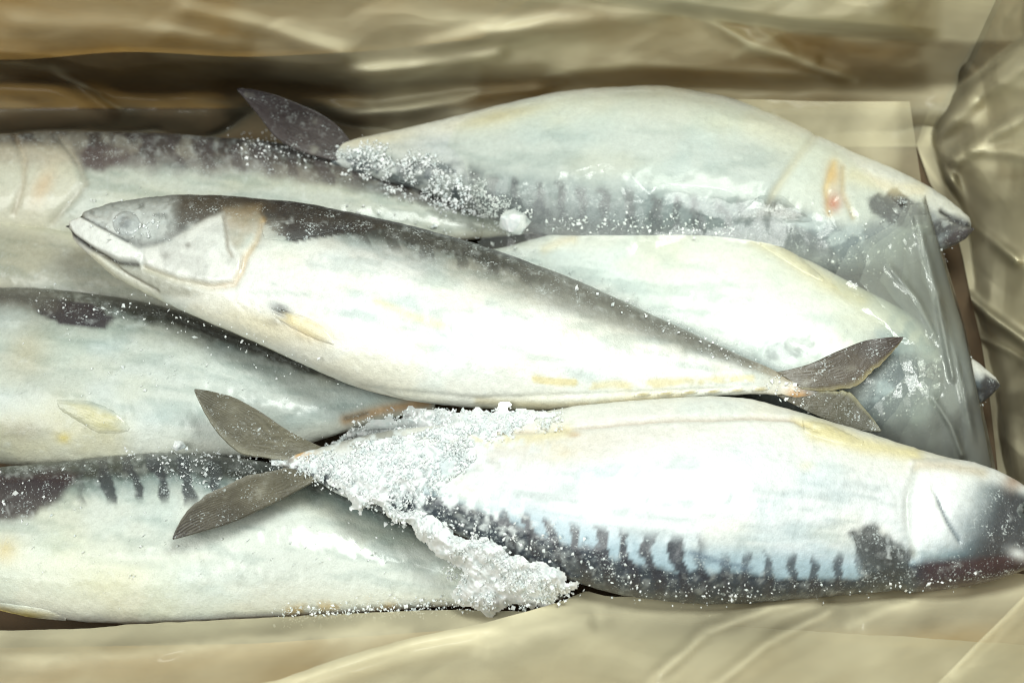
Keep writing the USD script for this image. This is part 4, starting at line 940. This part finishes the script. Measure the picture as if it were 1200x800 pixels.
front('rim_fold', [-90, 0, 80, 190, 330, 440, 520, 600, 700, 800, 1290], [738, 738, 737, 729, 722, 717, 714, 716, 720, 730, 760], 0.024, [([(0, 770), (150, 765), (330, 745), (480, 735)], 12, 0.004)], lambda X, Y, Xn, Yn, t: 0.60 - 0.16 * sm(745, 790, Yn) + 0.05 * sm(300, 100, X), 170)
front('rim_fold', [-90, 100, 323, 400, 483, 567, 640, 687, 710, 800, 850, 910, 983, 1017, 1077, 1117, 1147, 1200, 1290], [850, 845, 797, 770, 746, 730, 710, 692, 698, 700, 702, 694, 684, 690, 687, 678, 666, 672, 680], 0.045,
      [([(760, 800), (830, 738), (900, 712), (975, 696)], 10, 0.006), ([(830, 810), (900, 752), (985, 708)], 9, 0.005), ([(560, 760), (640, 735), (700, 725)], 14, 0.004), ([(330, 800), (480, 752), (600, 728)], 10, 0.005), ([(1000, 730), (1060, 705), (1140, 675)], 12, 0.004)], lambda X, Y, Xn, Yn, t: 0.40 + 0.30 * np.exp(-(t / 0.16) ** 2) + 0.12 * blob(Xn, Yn, 560, 740, 150, 24, -12) + 0.10 * blob(Xn, Yn, 760, 745, 60, 60), 180)
front('rim_fold', [1080, 1095, 1200, 1290], [822, 803, 698, 620], 0.062, [([(1110, 790), (1200, 700), (1290, 625)], 8, 0.004)], lambda X, Y, Xn, Yn, t: 0.42 + 0 * X, 190, x0=1078)
# the near wall of the carton leans out under these folds
x = np.linspace(-130, 1330, 50); t = np.linspace(0, 1, 8)
e = np.interp(x, [-130, 300, 560, 650, 720, 850, 1000, 1150, 1330], [765, 758, 740, 724, 722, 716, 706, 692, 692])
Xc = x[:, None] + 0 * t; Yc = e[:, None] + t * (900 - e[:, None])
Vf = P(Xc, Yc, 0.012 + (Yc - 700) / 100 * 0.030)
Nf = vnormals(Vf.reshape(-1, 3), grid_faces(50, 8)).reshape(50, 8, 3)
shell(carton, 'flap', Vf, Nf * np.sign(Nf[..., 2:3]), np.full((50, 8), 0.004), CARD, np.zeros((50, 8, 3)))
# bottom of the bag
x = np.linspace(XL + 0.003, XR - 0.003, 60); y = np.linspace(YF + 0.003, YB - 0.003, 40)
Xb, Yb = np.meshgrid(x, y, indexing='ij')
sheet(liner, 'bottom', np.stack([Xb, Yb, 0.0012 + 0.0015 * fbm(np.stack([Xb * 40, Yb * 40, 0 * Xb], -1), 3, 5)], -1), LINER, col=np.full((Xb.size, 3), 0.07))

# ------------------------------------------------------------------ frost and ice
GX, GY, GH = drape('ABCDEFGH', XL, XR, YF, YB, 0.0015, 2.5, 0.006)
GW = drape('ABCDEFGH', XL, XR, YF, YB, 0.0015, 9, 0.006)[2]


def ground(X, Y, off=0.0, H=None):
    H = GH if H is None else H
    z = np.full(X.shape, 0.05)
    for _ in range(16):
        p = P(X, Y, z); z = 0.4 * z + 0.6 * (look_up(GX, GY, H, p[..., 0], p[..., 1]) + off)
    return z


def mound(name, label, poly, height, rough, seed, soft=14, sink=0.0008, wide=False):
    poly = np.array(poly, float)
    x = np.arange(poly[:, 0].min() - 16, poly[:, 0].max() + 16, 1.6); y = np.arange(poly[:, 1].min() - 16, poly[:, 1].max() + 16, 1.6)
    X, Y = np.meshgrid(x, y, indexing='ij')
    m_ = inside(X + 44 * (nz(X, Y, 26, seed, 4) - 0.5), Y + 44 * (nz(X, Y, 26, seed + 1, 4) - 0.5), poly, soft)
    lump = nz(X, Y, 13, seed + 2, 4) - 0.35
    z = ground(X, Y, 0, GW if wide else GH) - sink - 0.001 * (1 - m_) + m_ ** 1.7 * height+ m_ ** 1.4 * rough * lump + np.sqrt(m_) * 0.0042 * (nz(X, Y, 4.5, seed + 3, 3) - 0.5)
    keep = (m_ + 0.5 * (nz(X, Y, 9, seed + 4) - 0.5)) > 0.22
    f = grid_faces(*X.shape)
    f = f[keep.ravel()[f].all(1)]
    v = P(X, Y, z).reshape(-1, 3)
    ids, inv = np.unique(f, return_inverse=True)
    v, f = v[ids], inv.reshape(-1, 3)
    if np.cross(v[f[0, 1]] - v[f[0, 0]], v[f[0, 2]] - v[f[0, 0]])[2] < 0: f = f[:, ::-1]
    o = put(None, name, v, f, ICE, smooth=True)
    i, j = ((v[:, 0] - GX[0]) / 0.0015).round().astype(int), ((v[:, 1] - GY[0]) / 0.0015).round().astype(int)
    np.maximum.at(GH, (i, j), v[:, 2])
    tag(o.GetPrim(), label, 'ice', kind='stuff')


mound('frost_pile', 'white crushed frost heaped between the two fish at the near side', [(395, 560), (440, 580), (478, 600), (520, 612), (565, 640), (620, 664), (672, 686), (640, 706), (575, 712), (535, 700), (548, 668), (520, 640), (470, 606), (420, 585)], 0.004, 0.007, 200, wide=True)
mound('frost_pile', 'frost packed over the tail root of the striped fish', [(360, 548), (395, 538), (450, 520), (500, 520), (515, 545), (490, 575), (440, 578), (395, 568)], 0.0016, 0.0042, 210)
mound('frost_pile', 'rough frost strip below the belly of the whole silver fish', [(400, 520), (430, 492), (500, 480), (600, 488), (640, 492), (600, 502), (520, 508), (460, 520)], 0.0030, 0.004, 220)

rng = np.random.default_rng(7)


def crystals(name, label, areas, size, seed):
    """loose crystals: areas are (polygon or polyline, how many, how wide)"""
    pts = []
    for poly, count, wide in areas:
        poly = np.array(poly, float)
        if wide is None:
            lo, hi = poly.min(0), poly.max(0)
            q = rng.uniform(lo, hi, (count * 4, 2))
            dens = inside(q[:, 0], q[:, 1], poly, 8) * sm(0.35, 0.65, nz(q[:, 0], q[:, 1], 16, seed, 2))
            q = q[rng.random(len(q)) < dens][:count]
        else:
            L = np.r_[0, np.cumsum(np.hypot(*np.diff(poly, axis=0).T))]
            t = rng.uniform(0, L[-1], count)
            q = np.stack([np.interp(t, L, poly[:, 0]), np.interp(t, L, poly[:, 1])], 1) + rng.normal(0, wide, (count, 2))
        pts.append(q)
    q = np.vstack(pts)
    c = P(q[:, 0], q[:, 1], ground(q[:, 0], q[:, 1]))
    base = np.array([(1, 0, 0), (-1, 0, 0), (0, 1, 0), (0, -1, 0), (0, 0, 1), (0, 0, -1)], float)
    fo = np.array([(0, 2, 4), (2, 1, 4), (1, 3, 4), (3, 0, 4), (2, 0, 5), (1, 2, 5), (3, 1, 5), (0, 3, 5)])
    k = len(q)
    s_ = np.minimum(rng.lognormal(math.log(size), 0.55, (k, 1, 1)), size * 2.4)
    v = base[None] * rng.uniform(0.5, 1.3, (k, 6, 1)) * (s_ * rng.uniform(0.4, 1.5, (k, 1, 3)))
    R = np.linalg.qr(rng.normal(size=(k, 3, 3)))[0]
    R[np.linalg.det(R) < 0, :, 0] *= -1
    v = np.einsum('kij,kpj->kpi', R, v) + c[:, None] + np.array([0, 0, 1]) * (s_ * 0.3)
    f = fo[None] + 6 * np.arange(k)[:, None, None]
    o = put(None, name, v.reshape(-1, 3), f.reshape(-1, 3), ICE, smooth=False)
    tag(o.GetPrim(), label, 'ice', kind='stuff')


crystals('frost_crystals', 'loose white frost crystals scattered over the fish', [
    ([(395, 560), (440, 575), (520, 605), (620, 660), (690, 690), (640, 712), (560, 716), (525, 704), (500, 640), (420, 590)], 3000, None),
    ([(350, 530), (420, 515), (540, 500), (560, 530), (500, 590), (400, 575), (345, 555)], 2400, None),
    ([(390, 525), (430, 488), (520, 478), (660, 482), (660, 500), (480, 530)], 1300, None),
    ([(140, 528), (340, 522), (345, 560), (250, 575), (180, 548)], 380, None),
    ([(395, 165), (470, 170), (570, 215), (625, 255), (540, 255), (400, 205)], 2200, None),
    ([(500, 600), (640, 645), (760, 690), (860, 700)], 240, 10), ([(860, 700), (1000, 690), (1150, 676)], 60, 6),
    ([(330, 722), (420, 716), (560, 708)], 500, 6), ([(400, 250), (520, 272), (640, 312), (760, 366), (880, 425)], 260, 6),
    ([(30, 350), (130, 360), (220, 372), (300, 405)], 90, 9), ([(0, 575), (60, 570), (90, 556)], 45, 12), ([(280, 170), (400, 178)], 260, 10),
    ([(640, 262), (760, 262), (860, 270)], 220, 6), ([(100, 262), (200, 255)], 90, 14), ([(560, 260), (610, 270)], 120, 9),
    ([(900, 445), (960, 470)], 70, 8)], 0.00040, 240)
crystals('frost_crystals', 'fine frost dust on the flanks of the fish', [([(0, 640), (200, 640), (420, 640), (520, 660)], 160, 30), ([(60, 430), (240, 430), (400, 470)], 160, 28), ([(960, 290), (1100, 300)], 200, 22), ([(1010, 420), (1120, 480)], 260, 26)], 0.00028, 250)


def chunk(label, x, y, r, seed, flat=0.6):
    rg = np.random.default_rng(seed)
    p = rg.normal(size=(26, 3)); p /= np.linalg.norm(p, axis=1, keepdims=True)
    p *= rg.uniform(0.75, 1.1, (26, 1)) * np.array([1, 0.9, flat]) * r
    h = trimesh.convex.convex_hull(p)
    c = P(x, y, float(ground(np.array([float(x)]), np.array([float(y)]))[0])) + [0, 0, r * flat * 0.55]
    h = h.subdivide().subdivide().subdivide()
    v = h.vertices + h.vertex_normals * (0.25 * r * (fbm(h.vertices / r * 1.8 + seed, 4, seed) - 0.5))[:, None]
    o = put(None, 'ice_chunk', v + c, h.faces, ICE, smooth=35)
    tag(o.GetPrim(), label, 'ice')


chunk('small cloudy lump of ice wedged where the far tails meet the middle fish', 603, 264, 0.0078, 3, 0.8)
chunk('tiny bright ice bit resting on the striped back of the near left fish', 211, 523, 0.0030, 5, 0.8)
